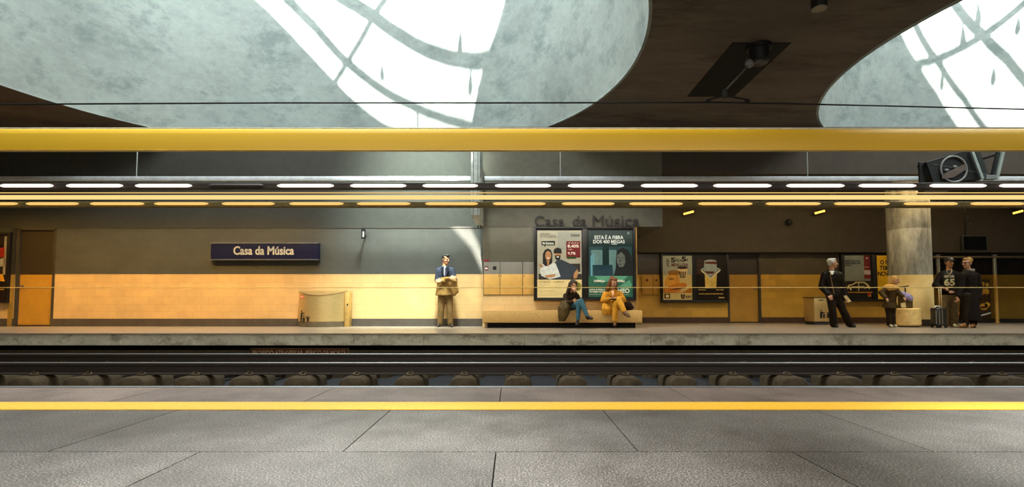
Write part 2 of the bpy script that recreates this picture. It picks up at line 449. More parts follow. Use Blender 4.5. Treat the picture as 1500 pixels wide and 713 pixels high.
lamp('near_platform_fill', 'AREA', (0, -1.5, ZC - .1), 375, (1, .95, .88), (0, .5, 0), shape='RECTANGLE', size=16, size_y=1.2)  # unseen fill added to brighten the near platform
lamp('left_wall_fill', 'AREA', (-8.8, 11.4, 3.2), 50, (1, .55, .09), (-8.8, YW, .4), spread=math.radians(95), shape='RECTANGLE', size=8, size_y=.15)  # added orange fill that tints the lower left wall
lamp('middle_platform_lamps', 'AREA', (-.6, 11.4, 3.2), 20, (1, .92, .80), (-.6, YW, .4), spread=math.radians(95), shape='RECTANGLE', size=7.6, size_y=.15)
lamp('right_platform_lamps', 'AREA', (8, 13.0, 3.5), 46, (1, .74, .36), (8, 14.6, .3), shape='RECTANGLE', size=9, size_y=.15)
for loc, e in (((-.5, 1.7, ZC - .05), 700), ((2.7, 1.9, ZC - .05), 1050)):
    lamp('near_floor_fill', 'SPOT', loc, e, (.95, .98, 1), (loc[0], loc[1], 0), spot_size=math.radians(34), spot_blend=1, shadow_soft_size=.15)  # added spots that make bright pools on the near floor
# ================================================================== FIXED THINGS
steel = M((150, 148, 142), .35, .7); steel_d = M((92, 90, 86), .4, .6); black = M((14, 13, 12), .5); dgrey = M((44, 42, 40), .6)
white = M((225, 225, 215), .6); offw = M((190, 192, 184), .55); alu = M((175, 178, 174), .4, .3)
brown_d = M((52, 38, 22), .6)
def V(*a): return Vector(a)
# ---- doors
def door(n, x0, x1, Y, zt, label, hx):
    mb = MB(); mb.rbox((x0 + .02, Y + .05, .03), (x1 - .02, Y + .11, zt - .05), .008)
    d = tag(mb.build('door_%d' % n, yellow_cast('door_yellowed_%d' % n, lin((48, 38, 28)), lin((176, 130, 44)), zat(402, Y), .45)), label, 'door', kind='structure')  # lower door colour imitates the train's yellow cast
    f = MB(); f.box((x0 - .01, Y - .01, 0), (x0 + .05, Y + .16, zt)); f.box((x1 - .05, Y - .01, 0), (x1 + .01, Y + .16, zt)); f.box((x0, Y - .01, zt - .06), (x1, Y + .16, zt)); f.box((x0, Y + .11, 0), (x1, Y + .2, zt))
    f.build('door_frame', M((58, 52, 44), .5), d)
    h = MB(); h.cyl((hx, Y + .05, .98), (hx, Y, .98), .018); h.rbox((hx - .06, Y - .02, .965), (hx + .02, Y, .995), .005); h.build('door_handle', steel_d, d)
    s = MB(); s.box((x0, Y - .005, 0), (x1, Y + .05, .025)); s.build('threshold', brown_d, d)
door(1, XD0, XD1, YW, ztL, 'flush metal door left of the long tiled wall', XD0 + .14)
door(2, XR0, XR1, YR, ztR, 'flush metal door right of the food posters', XR1 - .14)
# ---- round pillar
pc = P(1333.5, 420, 13.9); pr = .47
mb = MB(); mb.lathe((pc.x, 13.9, 0), [(pr + .005, 0), (pr + .005, .16), (pr, .165), (pr, 2.42), (pr - .004, 2.43), (pr, 2.44), (pr, ZF + .05)], n=64)
pt = NT('pillar_surface'); zs = zat(402, 13.43)
n1 = pt.noise(1.6, 7, .7, stretch=(2.2, 2.2, .7)); up_c = pt.ramp(n1, [(.35, lin((96, 92, 82))), (.5, lin((140, 136, 122))), (.68, lin((176, 172, 156)))])
low_c = pt.ramp(pt.noise(2, 5), [(.3, lin((226, 190, 116))), (.7, lin((248, 220, 150)))])  # lower pillar coloured with the yellow cast of the train
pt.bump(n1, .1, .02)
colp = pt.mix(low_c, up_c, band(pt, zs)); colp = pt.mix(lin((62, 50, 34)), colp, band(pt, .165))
tag(mb.build('pillar', pt.fin(colp, .7), autos=40), 'round concrete pillar with the yellow train cast painted on its lower part', 'pillar', kind='structure')
# ---- bench
YBF = 12.38
a, b = P(707, 454.5, YBF), P(941, 472.5, YBF)
gr = NT('bench_granite'); ng = gr.noise(120, 3, .7)
gm = gr.fin(gr.ramp(ng, [(.35, lin((170, 128, 64))), (.65, lin((232, 186, 108)))]), .5)
bn = empty('stone_bench', ((a.x + b.x) / 2, YBF + .2, 0), 'long granite bench below the pair of tall posters', 'bench')
mb = MB(); mb.rbox((a.x, YBF, b.z), (b.x, YB - .003, a.z), .012); mb.build('seat_slab', gm, bn, autos=40)
mb = MB(); mb.box((a.x + .1, YBF + .16, 0), (b.x - .12, YB - .003, b.z)); mb.build('plinth', M((30, 25, 20), .9), bn)
# ---- projecting fin
YFN = 11.2
a, b = P(690, 222, YFN), P(703, 315, YFN)
fn = empty('projecting_panel', ((a.x + b.x) / 2, YFN, b.z), 'tall pale grey panel projecting from the concrete box', 'panel')
mb = MB(); mb.rbox((a.x, YFN, b.z), (b.x, YB - .014, a.z), .008); mb.build('body', M((172, 178, 170), .5), fn, autos=40)
mb = MB(); mb.box((a.x + .045, YFN - .004, b.z + .01), (a.x + .053, YFN, a.z - .01)); mb.box((b.x - .05, YFN - .004, b.z + .01), (b.x - .043, YFN, a.z - .01)); mb.build('seam', dgrey, fn)
for k in (.06, .12):
    mb = MB(); mb.cyl((a.x + k, YB - .12, b.z), (a.x + k, YB - .12, b.z - .06), .014, n=8); mb.build('bracket', black, fn)
# ---- suspended light rails with rods
YL = 12.55
def light_rail(x0, x1, rods, label):
    p = P((x0 + x1) / 2, 262, YL)
    t = empty('suspended_rail', (p.x, YL, p.z), label, 'ceiling rail')
    xa, xb = P(x0, 262, YL).x, P(x1, 262, YL).x
    mb = MB(); mb.rbox((xa, YL - .05, p.z - .055), (xb, YL + .05, p.z + .055), .018); mb.build('rail', M((186, 188, 188), .45), t, autos=40)
    for x in (xa, xb):
        mb = MB(); mb.rbox((x - .012, YL - .056, p.z - .06), (x + .012, YL + .056, p.z + .06), .006); mb.build('end_cap', M((120, 120, 116), .5), t)
    for r in rods:
        q = P(r, 255, YL); zr = zat(199, YL); yw = (YW if r < 700 else YB - .012); mb = MB(); mb.path([V(q.x, YL, p.z + .05), V(q.x, YL, zr), V(q.x, yw + .01, zr)], .012, 8); mb.build('rod', alu, t, smooth=True)
light_rail(-60, 689.5, (200,), 'long grey ceiling rail hung left of the projecting panel')
light_rail(709, 1570, (821, 1183), 'long grey ceiling rail hung right of the projecting panel')
# ---- station name sign
YS = YW - .14
a, b = P(309, 355.5, YS), P(466, 380, YS)
t = empty('station_name_sign', ((a.x + b.x) / 2, YS, b.z), 'long navy station name sign with white lettering on tiled wall', 'sign')
mb = MB(); mb.rbox((a.x, YS, b.z), (b.x, YW - .004, a.z), .01); mb.build('board', M((10, 15, 48), .35), t)
mb = MB(); mb.box((a.x - .01, YS - .012, a.z - .02), (b.x + .01, YW - .01, a.z + .012)); mb.box((a.x - .01, YS - .012, b.z - .012), (b.x + .01, YW - .01, b.z + .012)); mb.build('frame', M((96, 98, 104), .4, .4), t)
mb = MB(); text(mb, 'Casa da Música', 342, 360.5, 431, 373.2, YS, bold=.022); mb.build('lettering', M((168, 166, 156), .5), t)
# ---- little flag sign
c = P(532.5, 341, YW - .2)
a, b = P(529.5, 333.5, YW - .25), P(535, 349.5, YW - .25)
t = empty('track_number_sign', (c.x, YW - .2, b.z), 'small black numbered sign projecting above the tiles', 'sign')
mb = MB(); mb.rbox((a.x, YW - .26, b.z), (b.x, YW - .22, a.z), .004); mb.build('plate', black, t)
mb = MB(); mb.box((c.x - .02, YW - .22, b.z + .09), (c.x + .02, YW, b.z + .12)); mb.build('bracket', dgrey, t)
mb = MB(); text(mb, '1', 531, 339, 533.6, 347, YW - .26, bold=.02); mb.build('lettering', offw, t)
# ---- letters on the concrete box
t = empty('station_name_letters', P(860, 331.4, YB - .03), 'dark metal station name letters standing off the concrete above the poster case', 'lettering')
for w_, x0, x1, yt_ in (('Casa', 783, 826.5, 316.4), ('da', 838.6, 859, 316.4), ('Música', 868, 936, 315.6)):
    mb = MB(); text(mb, w_, x0, yt_, x1, 331.4, YB - .012, lift=.03, bold=0, th=.03); mb.build('word', M((26, 23, 18), .5), t)
# ---- cabinet doors set into the block
YC = YB - .004
t = empty('wall_cabinet', P(745, 432, YB), 'flush wall cabinet with three doors left of the posters', 'cabinet')
cm = yellow_cast('cabinet_yellowed', lin((138, 132, 120)), lin((240, 188, 98)), zat(401.5, YB), .45)  # cabinet yellowed below by the painted train cast
for x0, x1 in ((708.8, 732.2), (732.9, 765.3), (766, 782)):
    p, q = P(x0, 383.5, YB), P(x1, 431.5, YB); mb = MB(); mb.rbox((p.x, YB - .022, q.z), (q.x, YB - .001, p.z), .004)
    d = mb.build('door', cm, t, autos=40)
    hx = x1 - 1.5 if x0 < 720 else x0 + 1.8
    mb = MB(); k = P(hx, 404, YB - .022); mb.cyl(k, k + V(0, -.012, 0), .012, n=10); mb.build('lock', black, d)
mb = MB(); p, q = P(708, 383, YB), P(782.5, 432, YB); mb.box((p.x, YB - .016, q.z), (q.x, YB - .0005, p.z)); mb.build('recess_edge', M((40, 34, 26), .8), t)
mb = MB(); rect(mb, 708.2, 380, 716.6, 382.6, YB); o = mb.build('red_label', M((150, 40, 52), .5), t)
for (x0, y0_, x1, y1_, m, nm) in ((710, 390, 715, 396, M((120, 32, 34), .5), 'warning_plate'), (722, 390, 727, 395, M((36, 30, 20), .5), 'symbol_plate')):
    mb = MB(); rect(mb, x0, y0_, x1, y1_, YB - .022); mb.build(nm, m, t)
mb = MB(); rect(mb, 710.6, 391.8, 714.4, 394.2, YB - .024); mb.build('warning_stripe', white, t)
# recessed cabinet right of the block
t = empty('fuse_cabinet', P(950, 432, YR), 'small yellow-tinted cabinet in the recess between block and food posters', 'cabinet')
fm = yellow_cast('fuse_yellowed', lin((96, 84, 62)), lin((190, 140, 46)), zat(402, YR), .5)  # yellow of the train blur put into the lower colour
for x0, x1 in ((939.5, 955.8), (956.4, 966.4)):
    p, q = P(x0, 404.5, YR), P(x1, 431, YR); mb = MB(); mb.rbox((p.x, YR - .05, q.z), (q.x, YR - .001, p.z), .005)
    d = mb.build('door', fm, t, autos=40)
    mb = MB(); rect(mb, (x0 + x1) / 2 - 1.5, 408.5, (x0 + x1) / 2 + 1.6, 412, YR - .05); mb.build('sticker', M((96, 40, 22), .5), d)
t = empty('call_box', P(936, 420, YB + .5), 'slim emergency call box on the side of the poster wall', 'call box')
mb = MB(); p, q = P(934, 407, YB + .3), P(939, 425, YB + .3); mb.rbox((XB1 + .001, YB + .2, q.z), (XB1 + .09, YB + .45, p.z), .01); mb.build('housing', M((206, 160, 70), .4), t)
mb = MB(); mb.rbox((XB1 + .001, YB + .22, q.z - .32), (XB1 + .08, YB + .42, q.z - .03), .01); mb.build('lower_box', dgrey, t)
# edge strip of the block
mb = MB(); mb.rbox((XB1 - .03, YB - .03, .42), (XB1 + .02, YB + .005, zbx - .005), .006)
tag(mb.build('corner_strip', M((196, 150, 70), .4, .3)), 'slim metal corner strip right of the tall poster case', 'corner strip')

# ================================================================== POSTERS
def case(x0, y0_, x1, y1_, Y, name, label, mull, panels, depth=.12):
    a, b = P(x0, y0_, Y), P(x1, y1_, Y)
    t = empty(name, ((a.x + b.x) / 2, Y, b.z), label, 'poster case')
    mb = MB(); mb.box((a.x, Y, b.z), (b.x, Y + depth - .004, a.z)); mb.build('back_box', black, t)
    fr = MB(); k = .05; e = .03
    fr.rbox((a.x, Y - e, b.z), (a.x + k, Y, a.z), .006); fr.rbox((b.x - k, Y - e, b.z), (b.x, Y, a.z), .006)
    fr.rbox((a.x + k, Y - e, a.z - k), (b.x - k, Y, a.z), .006); fr.rbox((a.x + k, Y - e, b.z), (b.x - k, Y, b.z + k), .006)
    if mull:
        m0, m1 = P(mull[0], 400, Y).x, P(mull[1], 400, Y).x; fr.rbox((m0, Y - e, b.z + k), (m1, Y, a.z - k), .006)
    fr.build('frame', M((24, 20, 15), .45), t, autos=40)
    for q in panels:
        mb = MB(); rect(mb, q[0], q[1], q[2], q[3], Y, .001, .006); q.append(mb.build('poster', q[4], t))
    return t
def art(parent, name, m, Y, fn):
    mb = MB(); fn(mb)
    for q in (mb.pieces() if len(mb.ch) > 1 else [mb]): o = q.build(name, m, parent)
    return o
YPC = YB - .12
glow = .25
def paper(rgb, e=0.): 
    t = NT('print_%d_%d_%d' % rgb); c = lin(rgb)
    return t.fin(t.ramp(t.noise(3, 4), [(.3, sc(c, .88)), (.7, sc(c, 1.08))]), .3)
L = [787, 337.5, 852.3, 435.8, paper((168, 162, 138))]; Rp = [861.5, 337.5, 927.5, 435.8, paper((24, 44, 42))]
case(782, 332.3, 932, 440, YPC, 'poster_case', 'tall double poster case above the bench', (853, 861), [L, Rp])
pl, prr = L[5], Rp[5]; Y = YPC - .006
# left poster: couple and loan rates
art(pl, 'lower_field', paper((232, 206, 140)), Y, lambda m: rect(m, 787, 409.5, 852.3, 435.8, Y, .002))  # pale panel with the train's yellow cast in its colour
art(pl, 'pale_field', paper((150, 150, 134)), Y, lambda m: rect(m, 817, 340, 851, 366, Y, .0015))
def sp(o, name, m, fn): return art(o, name, m, Y, fn)
sp(pl, 'headline', black, lambda m: (text(m, 'Credito Pessoal', 791, 341.3, 805, 343, Y, bold=.02), text(m, 'para realizar os momentos', 791, 343.7, 813.5, 345.2, Y, bold=.02), text(m, 'com a taxa mais baixa de', 791, 346, 815, 347.4, Y, bold=.02)))
sp(pl, 'speech_tag', M((28, 32, 22), .5), lambda m: poly(m, [(793, 353), (813, 352.6), (813, 359), (799.5, 359.3), (797, 361.6), (796.8, 359.3), (793.2, 359.2)], Y))
sp(pl, 'speech_lettering', M((214, 214, 190), .5), lambda m: text(m, 'No Extremo.', 794.6, 354.4, 811.4, 357.9, Y, .006, .03))
sp(pl, 'logo_block', M((66, 62, 48), .5), lambda m: (rect(m, 836, 345.4, 849, 346.4, Y), text(m, '5+euros', 836, 342, 849, 345, Y, bold=.03)))
sp(pl, 'rate_panel', M((106, 22, 20), .5), lambda m: rect(m, 829.3, 353, 850, 377, Y))
sp(pl, 'rate_strip', M((44, 66, 24), .5), lambda m: rect(m, 830.5, 375.6, 844, 378.6, Y, .004))
sp(pl, 'rate_lettering', M((236, 220, 200), .5), lambda m: (text(m, '8,40%', 831.5, 358.2, 848, 363.2, Y, .006, .02), text(m, '9,7%', 831.8, 369, 843, 373.4, Y, .006, .02), text(m, 'TAEG', 832, 364.6, 838, 366, Y, .006), text(m, 'TAN', 831.6, 355.2, 847, 356.6, Y, .006)))
skinp = M((176, 124, 76), .6)
def head_p(m, cx, cy, rx, ry): disc(m, cx, cy, rx, ry, Y, .004)
sp(pl, 'man_print', M((46, 52, 58), .6), lambda m: poly(m, [(812, 386), (815, 381.5), (822, 380), (831, 384), (840, 388), (846, 393), (847, 399), (840, 402), (834, 409), (815, 409), (813, 398)], Y, .0035))
sp(pl, 'woman_print', M((204, 204, 190), .6), lambda m: poly(m, [(793, 389), (799, 383), (808, 383), (814, 386), (818, 396), (821, 405), (806, 409), (793, 404), (791, 396)], Y, .005))
sp(pl, 'dark_chair_print', M((44, 36, 24), .6), lambda m: (rect(m, 835, 386, 850, 398, Y, .002), rect(m, 789, 401, 852, 409.5, Y, .002)))
sp(pl, 'hair_print', M((26, 20, 14), .6), lambda m: (poly(m, [(795, 386), (795, 372), (798, 366), (802.5, 363.8), (807, 366), (809, 372), (809, 385), (805, 388), (799, 390)], Y, .0055), poly(m, [(810.8, 371), (811.4, 365), (816.5, 362.3), (822, 364.4), (823, 371)], Y, .0065)))
sp(pl, 'skin_print', skinp, lambda m: (head_p2(m)))if False else None
def faces(m):
    disc(m, 803, 374.5, 4.4, 7, Y, .0075); disc(m, 817, 372, 4.6, 7.4, Y, .0058)
    poly(m, [(800.5, 380), (805, 380), (804, 389), (802.5, 391)], Y, .0075)
    poly(m, [(790, 386), (794, 388), (797, 390), (792, 392), (790.5, 390)], Y, .0075)
    poly(m, [(842, 398), (846, 394), (847, 400), (845, 407), (840, 408), (840, 403)], Y, .0075); poly(m, [(798, 403), (814, 401), (813, 405), (800, 407)], Y, .0075)
sp(pl, 'skin_print', skinp, faces)
sp(pl, 'smile_print', white, lambda m: (disc(m, 803, 378, 1.8, .8, Y, .0095), disc(m, 817, 376.2, 1.9, .8, Y, .0095)))
sp(pl, 'features_print', M((30, 20, 12), .6), lambda m: [disc(m, x, y, .8, .6, Y, .0095) for x, y in ((801.3, 373), (804.7, 373), (815.2, 370.6), (818.8, 370.6))] + [poly(m, [(812.6, 374), (821.4, 374), (820.4, 379.6), (817, 380.6), (813.6, 379.4)], Y, .0082)])
sp(pl, 'small_print', M((150, 128, 62), .6), lambda m: (text(m, '707 200 00', 789, 411.4, 805.5, 414.2, Y), text(m, 'credito.pt', 811, 411.4, 826, 414, Y, bold=.02)))
sp(pl, 'fine_lines', M((190, 166, 108), .6), lambda m: [rect(m, 789, y, x, y + .5, Y) for y, x in ((417, 806), (420, 822), (425.5, 814), (427.5, 820), (430, 824), (432, 818))])
sp(pl, 'green_balloon', M((122, 112, 30), .5), lambda m: disc(m, 846.5, 419.5, 5, 6.2, Y))
# right poster: fibre internet
sp(prr, 'night_field', M((34, 62, 62), .5), lambda m: (rect(m, 862.5, 361, 883, 404, Y, .0015), rect(m, 892, 361, 926, 404, Y, .0015)))
sp(prr, 'window_light', M((92, 122, 116), .5), lambda m: (rect(m, 866, 366, 882.5, 388, Y, .002), rect(m, 892, 366, 903, 402, Y, .002)))
sp(prr, 'sea_field', M((36, 92, 66), .5), lambda m: rect(m, 862, 404, 926.8, 434.6, Y, .002))
sp(prr, 'sea_glow', M((84, 146, 110), .5), lambda m: (poly(m, [(870, 404), (920, 404), (912, 412), (880, 413)], Y, .003), poly(m, [(905, 420), (922, 410), (926, 418), (914, 426)], Y, .003)))
sp(prr, 'headline', M((226, 232, 220), .5), lambda m: (text(m, 'ESTA É A FIBRA', 871, 343.6, 912.8, 350.2, Y, .006, .008), text(m, 'DOS 400 MEGAS', 869, 351.4, 915, 356.3, Y, .006, .008), rect(m, 896, 357, 904, 357.8, Y)))
sp(prr, 'laptop_print', M((26, 54, 62), .4), lambda m: poly(m, [(869.6, 388), (897, 387.6), (898, 403.5), (870.4, 404)], Y, .004))
sp(prr, 'arm_print', M((96, 150, 160), .5), lambda m: (rect(m, 865, 374, 868, 404, Y, .004), rect(m, 868.6, 372, 870.4, 388, Y, .004)))
sp(prr, 'dark_hair_print', M((12, 12, 10), .6), lambda m: poly(m, [(899, 404), (902, 392), (902.5, 376), (905, 366), (912, 362.6), (920, 366), (925, 376), (926.8, 404)], Y, .004))
sp(prr, 'face_print', M((92, 96, 84), .6), lambda m: poly(m, [(903.6, 374), (910, 369), (915, 374), (916, 384), (913, 391), (907, 391), (903.6, 384)], Y, .006))
sp(prr, 'features_print', M((22, 22, 18), .6), lambda m: (disc(m, 906.4, 377.4, 1.1, .7, Y, .008), disc(m, 911.6, 377.4, 1.1, .7, Y, .008), disc(m, 908, 387, 2, .7, Y, .008), poly(m, [(908.4, 378), (907, 383.4), (909.4, 383.4)], Y, .008)))
sp(prr, 'price_lettering', M((232, 226, 196), .5), lambda m: (text(m, '100Mbps', 870, 409.6, 886, 414, Y, .006, .03), text(m, '400Mbps', 903.5, 409.6, 915, 414, Y, .006, .03), text(m, 'ADIRA À FIBRA E', 863, 422.4, 886, 425, Y, .006, .03), text(m, 'TV+NET+VOZ', 863, 425.8, 886, 428.6, Y, .006, .03), text(m, 'LIGUE JÁ 16 200', 863, 430.4, 886, 432, Y, .006), text(m, 'MEO', 905, 422.6, 922, 429, Y, .006, .02), text(m, 'humaniza-te', 907, 430.8, 921, 431.8, Y, .006)))
sp(prr, 'corner_mark', M((150, 160, 150), .5), lambda m: (rect(m, 919.2, 339.8, 920.2, 343, Y), rect(m, 920.8, 339.8, 921.8, 343, Y)))
# food posters
YF_ = YR - .12
L = [970, 374.5, 1014, 439, paper((214, 190, 124))]; Rp = [1019, 374.5, 1065, 439, paper((26, 18, 12))]  # left paper shows the painted yellow train cast below its grey field
case(967.8, 370.6, 1067.5, 443, YF_, 'food_poster_case', 'double case of food posters in the dim recess', None, [L, Rp])
pl, prr = L[5], Rp[5]; Y = YF_ - .006
sp(pl, 'grey_field', paper((160, 160, 140)), lambda m: rect(m, 970, 374.5, 1014, 402.5, Y, .0015))
def dropsh(m):
    text(m, '5', 982.5, 377, 989, 384.6, Y, bold=.05); text(m, 'PEÇA', 989.4, 379.4, 998, 384, Y, bold=.03); text(m, '5', 998, 375.4, 1005, 383.2, Y, bold=.05); text(m, '€', 1005, 378.6, 1008, 382.4, Y, bold=.03)
    text(m, 'O', 976, 378.6, 979.6, 381, Y, bold=.04); text(m, 'M', 976, 381.4, 980, 383.8, Y, bold=.04); text(m, 'E', 976.6, 385, 980, 387.4, Y, bold=.04); text(m, 'N', 976.6, 388, 980.4, 390.4, Y, bold=.04)
sp(pl, 'headline', M((40, 26, 16), .5), dropsh)
sp(pl, 'menu_lettering', M((84, 28, 16), .5), lambda m: text(m, 'MENU-DIA', 983.5, 385.4, 1008, 390.4, Y, bold=.03))
sp(pl, 'cup_print', M((222, 196, 140), .5), lambda m: poly(m, [(993, 393), (1007, 393), (1005.6, 408), (995, 408)], Y, .003))
sp(pl, 'drink_print', M((50, 22, 10), .5), lambda m: disc(m, 999.6, 392, 8, 2, Y, .005))
sp(pl, 'bucket_print', M((60, 28, 14), .5), lambda m: (poly(m, [(994.6, 398), (1005, 397.4), (1003.6, 407), (996, 407)], Y, .005), rect(m, 973, 430, 981.6, 437, Y, .004), poly(m, [(997, 431), (1003.6, 431), (1002.6, 437.6), (998, 437.6)], Y, .004)))
sp(pl, 'bucket_stripe', M((232, 204, 130), .5), lambda m: [poly(m, [(997 + k * 2.6, 398), (998 + k * 2.6, 398), (998 + k * 2.4, 406.6), (997.4 + k * 2.4, 406.6)], Y, .007) for k in range(3)] + [disc(m, 977.4, 433.6, 2.6, 2.4, Y, .006), rect(m, 1000, 431.4, 1000.8, 437, Y, .006)])
sp(pl, 'fries_print', M((150, 100, 22), .5), lambda m: poly(m, [(978, 398), (984, 395.6), (990, 396), (996, 397), (994, 402.6), (980, 402.6)], Y, .004))
sp(pl, 'box_print', M((226, 160, 60), .5), lambda m: poly(m, [(979, 402), (994, 401), (996, 416), (974, 420), (973, 412)], Y, .003))
sp(pl, 'sandwich_print', M((216, 132, 30), .5), lambda m: (poly(m, [(972, 424), (980, 418), (992, 414.6), (1003, 414), (1007, 417), (1002, 421), (988, 423), (978, 426)], Y, .006), disc(m, 985, 424.6, 13, 3.4, Y, .004)))
sp(pl, 'filling_print', M((92, 44, 10), .5), lambda m: poly(m, [(979, 425.4), (988, 422.4), (1002, 420), (1006, 418), (1003, 421.8), (989, 424.4)], Y, .009))
sp(pl, 'bread_print', M((186, 112, 24), .5), lambda m: poly(m, [(972, 421), (985, 428), (1000, 428), (1013, 420), (1013.8, 429), (972, 429)], Y, .002))
sp(pl, 'logo_lettering', M((46, 22, 12), .5), lambda m: (text(m, 'KFC', 1004.6, 432.6, 1013.6, 436.8, Y, bold=.04), text(m, 'KFC', 981, 407, 987.6, 410, Y, .006, .03)))
sp(prr, 'ice_cream_print', M((216, 186, 96), .5), lambda m: poly(m, [(1032.4, 402), (1041, 407), (1050, 402), (1049, 422), (1033, 422)], Y, .004))
sp(prr, 'cream_print', M((150, 160, 156), .5), lambda m: (poly(m, [(1031.6, 383), (1049.4, 383), (1050, 392), (1054.6, 393), (1041, 406), (1027, 393), (1031, 392)], Y, .003), disc(m, 1040.6, 382.6, 9, 2.6, Y, .003)))
sp(prr, 'sauce_print', M((96, 26, 14), .5), lambda m: (poly(m, [(1032, 383.6), (1049.6, 383), (1049, 387), (1033, 386)], Y, .006), poly(m, [(1032, 397), (1047, 397.6), (1044, 401), (1036, 400.4)], Y, .006)))
sp(prr, 'arrow_print', M((226, 214, 180), .5), lambda m: (poly(m, [(1026.4, 394), (1041, 406.6), (1055, 394), (1055.4, 396), (1041, 409), (1027, 397)], Y, .005),))
sp(prr, 'cup_base_print', M((70, 36, 20), .5), lambda m: [rect(m, 1020.5, y, 1030, y + 2.6, Y, .002) for y in (381, 387, 393, 398)])
sp(prr, 'caption', M((206, 176, 96), .5), lambda m: (text(m, 'PRECO ESPECIAL', 1023, 423.4, 1034, 425.2, Y, bold=.02), text(m, 'MENU SUPER', 1049, 423.4, 1060, 425.2, Y, bold=.02), text(m, 'EU SOU MAIS DO QUE GELADO', 1024, 429.4, 1059, 431.4, Y, bold=.03), text(m, 'novo', 1053, 434.8, 1061, 437, Y, bold=.02)))
# car poster and yellow poster
L = [1236.5, 374, 1275, 413, paper((132, 136, 126))]; Rp = [1284, 374, 1325, 438, paper((238, 184, 34))]
case(1232, 371, 1330, 441, YF_, 'billboard_case', 'double poster case with a yellow poster behind the pillar', (1277, 1283), [L, Rp])
pl, prr = L[5], Rp[5]
sp(pl, 'caption', M((30, 32, 34), .5), lambda m: (text(m, 'ANDAR À SOLTA NA', 1237.5, 380.4, 1259.5, 383, Y, bold=.03), text(m, 'CIDADE DENTRO DELE', 1237.5, 384, 1260.5, 386.4, Y, bold=.03), text(m, 'NATURAL', 1237.5, 387.6, 1247, 389.6, Y, bold=.03)))
sp(pl, 'red_column', M((116, 22, 20), .5), lambda m: rect(m, 1265, 374, 1275, 408, Y, .003))
sp(pl, 'column_field', M((190, 176, 160), .5), lambda m: (rect(m, 1265.6, 395.6, 1275, 402, Y, .006), rect(m, 1268, 377, 1271, 379, Y, .006), text(m, 'OFERTA', 1266, 390.4, 1273, 392, Y, .006)))
sp(pl, 'car_field', M((36, 24, 10), .5), lambda m: rect(m, 1238.5, 411.4, 1279, 430, Y, .004))
sp(pl, 'car_outline', M((226, 206, 140), .5), lambda m: [poly(m, q, Y, .007) for q in (
    [(1240, 421), (1243, 417), (1249, 415.6), (1253, 412.6), (1266, 412.6), (1271, 416), (1274, 420), (1274, 422), (1270, 418), (1265, 414.4), (1254, 414.4), (1250, 417), (1244, 419)],
    [(1240, 421), (1244, 419.6), (1247, 422), (1247, 425), (1245.6, 425), (1244, 421.6), (1241, 423)], [(1266, 424), (1268, 419.6), (1272, 419.6), (1274, 424), (1271, 421.4), (1268, 422)],
    [(1257, 412.6), (1258.2, 412.6), (1258.2, 426), (1257, 426)], [(1247, 419.4), (1266, 418.8), (1266, 420), (1247, 420.6)])] and None)
sp(pl, 'price_strip', M((226, 160, 40), .5), lambda m: (rect(m, 1241, 427.6, 1279, 428.6, Y, .007), rect(m, 1271, 430, 1275.6, 434, Y, .004)))
sp(pl, 'price_mark', M((170, 30, 18), .5), lambda m: disc(m, 1273, 431.4, 2, 2, Y, .008))
sp(prr, 'headline', M((26, 20, 10), .5), lambda m: (text(m, 'O PORTO', 1289.6, 380.6, 1319, 387.4, Y, bold=.03), text(m, 'TEM UMA', 1288.6, 389, 1320, 395.8, Y, bold=.03), text(m, 'NOVA CARA', 1286, 397.4, 1326, 404.2, Y, bold=.03), rect(m, 1295, 377.6, 1320, 378.2, Y)))
# poster at the far left edge
YLP = YW - .1
L = [-40, 346, 7.6, 440, paper((34, 24, 16))]
case(-44, 340, 11, 443, YLP, 'wall_poster_case', 'poster case cut off by the left picture edge', None, [L], .1)
Y = YLP - .006; pl = L[5]
sp(pl, 'red_band', M((136, 26, 18), .5), lambda m: poly(m, [(-38, 366), (7, 362), (7, 376), (-38, 380)], Y))
sp(pl, 'white_band', M((150, 146, 136), .5), lambda m: poly(m, [(-38, 384), (7, 378), (7, 390), (-38, 392)], Y))
sp(pl, 'gold_shape', M((200, 140, 30), .5), lambda m: (poly(m, [(-20, 404), (4, 401), (7, 412), (-12, 410)], Y), rect(m, -20, 423, 6, 424.6, Y)))
sp(pl, 'pale_strip', M((140, 132, 116), .5), lambda m: rect(m, 7.0, 346, 7.8, 402, Y))
mb = MB(); p = P(16, 400, YW - .05); mb.rbox((p.x - .04, YW - .05, 0), (p.x + .06, YW - .001, ztL - .02), .008)
tag(mb.build('wall_post', yellow_cast('post_yellowed', lin((46, 44, 38)), lin((150, 118, 48)), zat(402, YW), .4)), 'slim metal post between left poster and left door', 'post')  # train's yellow cast painted on the lower post

# ================================================================== BINS, SEAT, SHOPFRONT
brass = NT('brushed_brass'); nb = brass.noise(6, 5, .6, stretch=(1, 1, 30))
brass_m = brass.fin(brass.ramp(nb, [(.3, (.60, .42, .15)), (.7, (.76, .56, .25))]), .36, .68)
Yb = 13.10
ax, bx = P(437, 470, Yb).x, P(506, 470, Yb).x
def yf(x):
    u = (x - ax) / (bx - ax) * 2 - 1
    return Yb - .30 * max(0, 1 - u * u)
zt_ = zat(426.5, Yb)
t = empty('litter_container', ((ax + bx) / 2, Yb, 0), 'wide brass litter container with a bowed front on the left platform', 'litter bin')
def shell(mb, z0, slope, z1, out=0.):
    n = 24; xs = [ax + (bx - ax) * i / n for i in range(n + 1)]
    pts = [(x, yf(x) - out) for x in xs] + [(bx, Yb + .18), (ax, Yb + .18)]
    bot = [V(x, y, z0) for x, y in pts]; top = [V(x, y, z1 - (slope * (Yb - y) if y < Yb else 0)) for x, y in pts]
    return mb.loft([bot, top])
mb = MB(); shell(mb, .13, .33, zt_); mb.build('body', brass_m, t, autos=35)
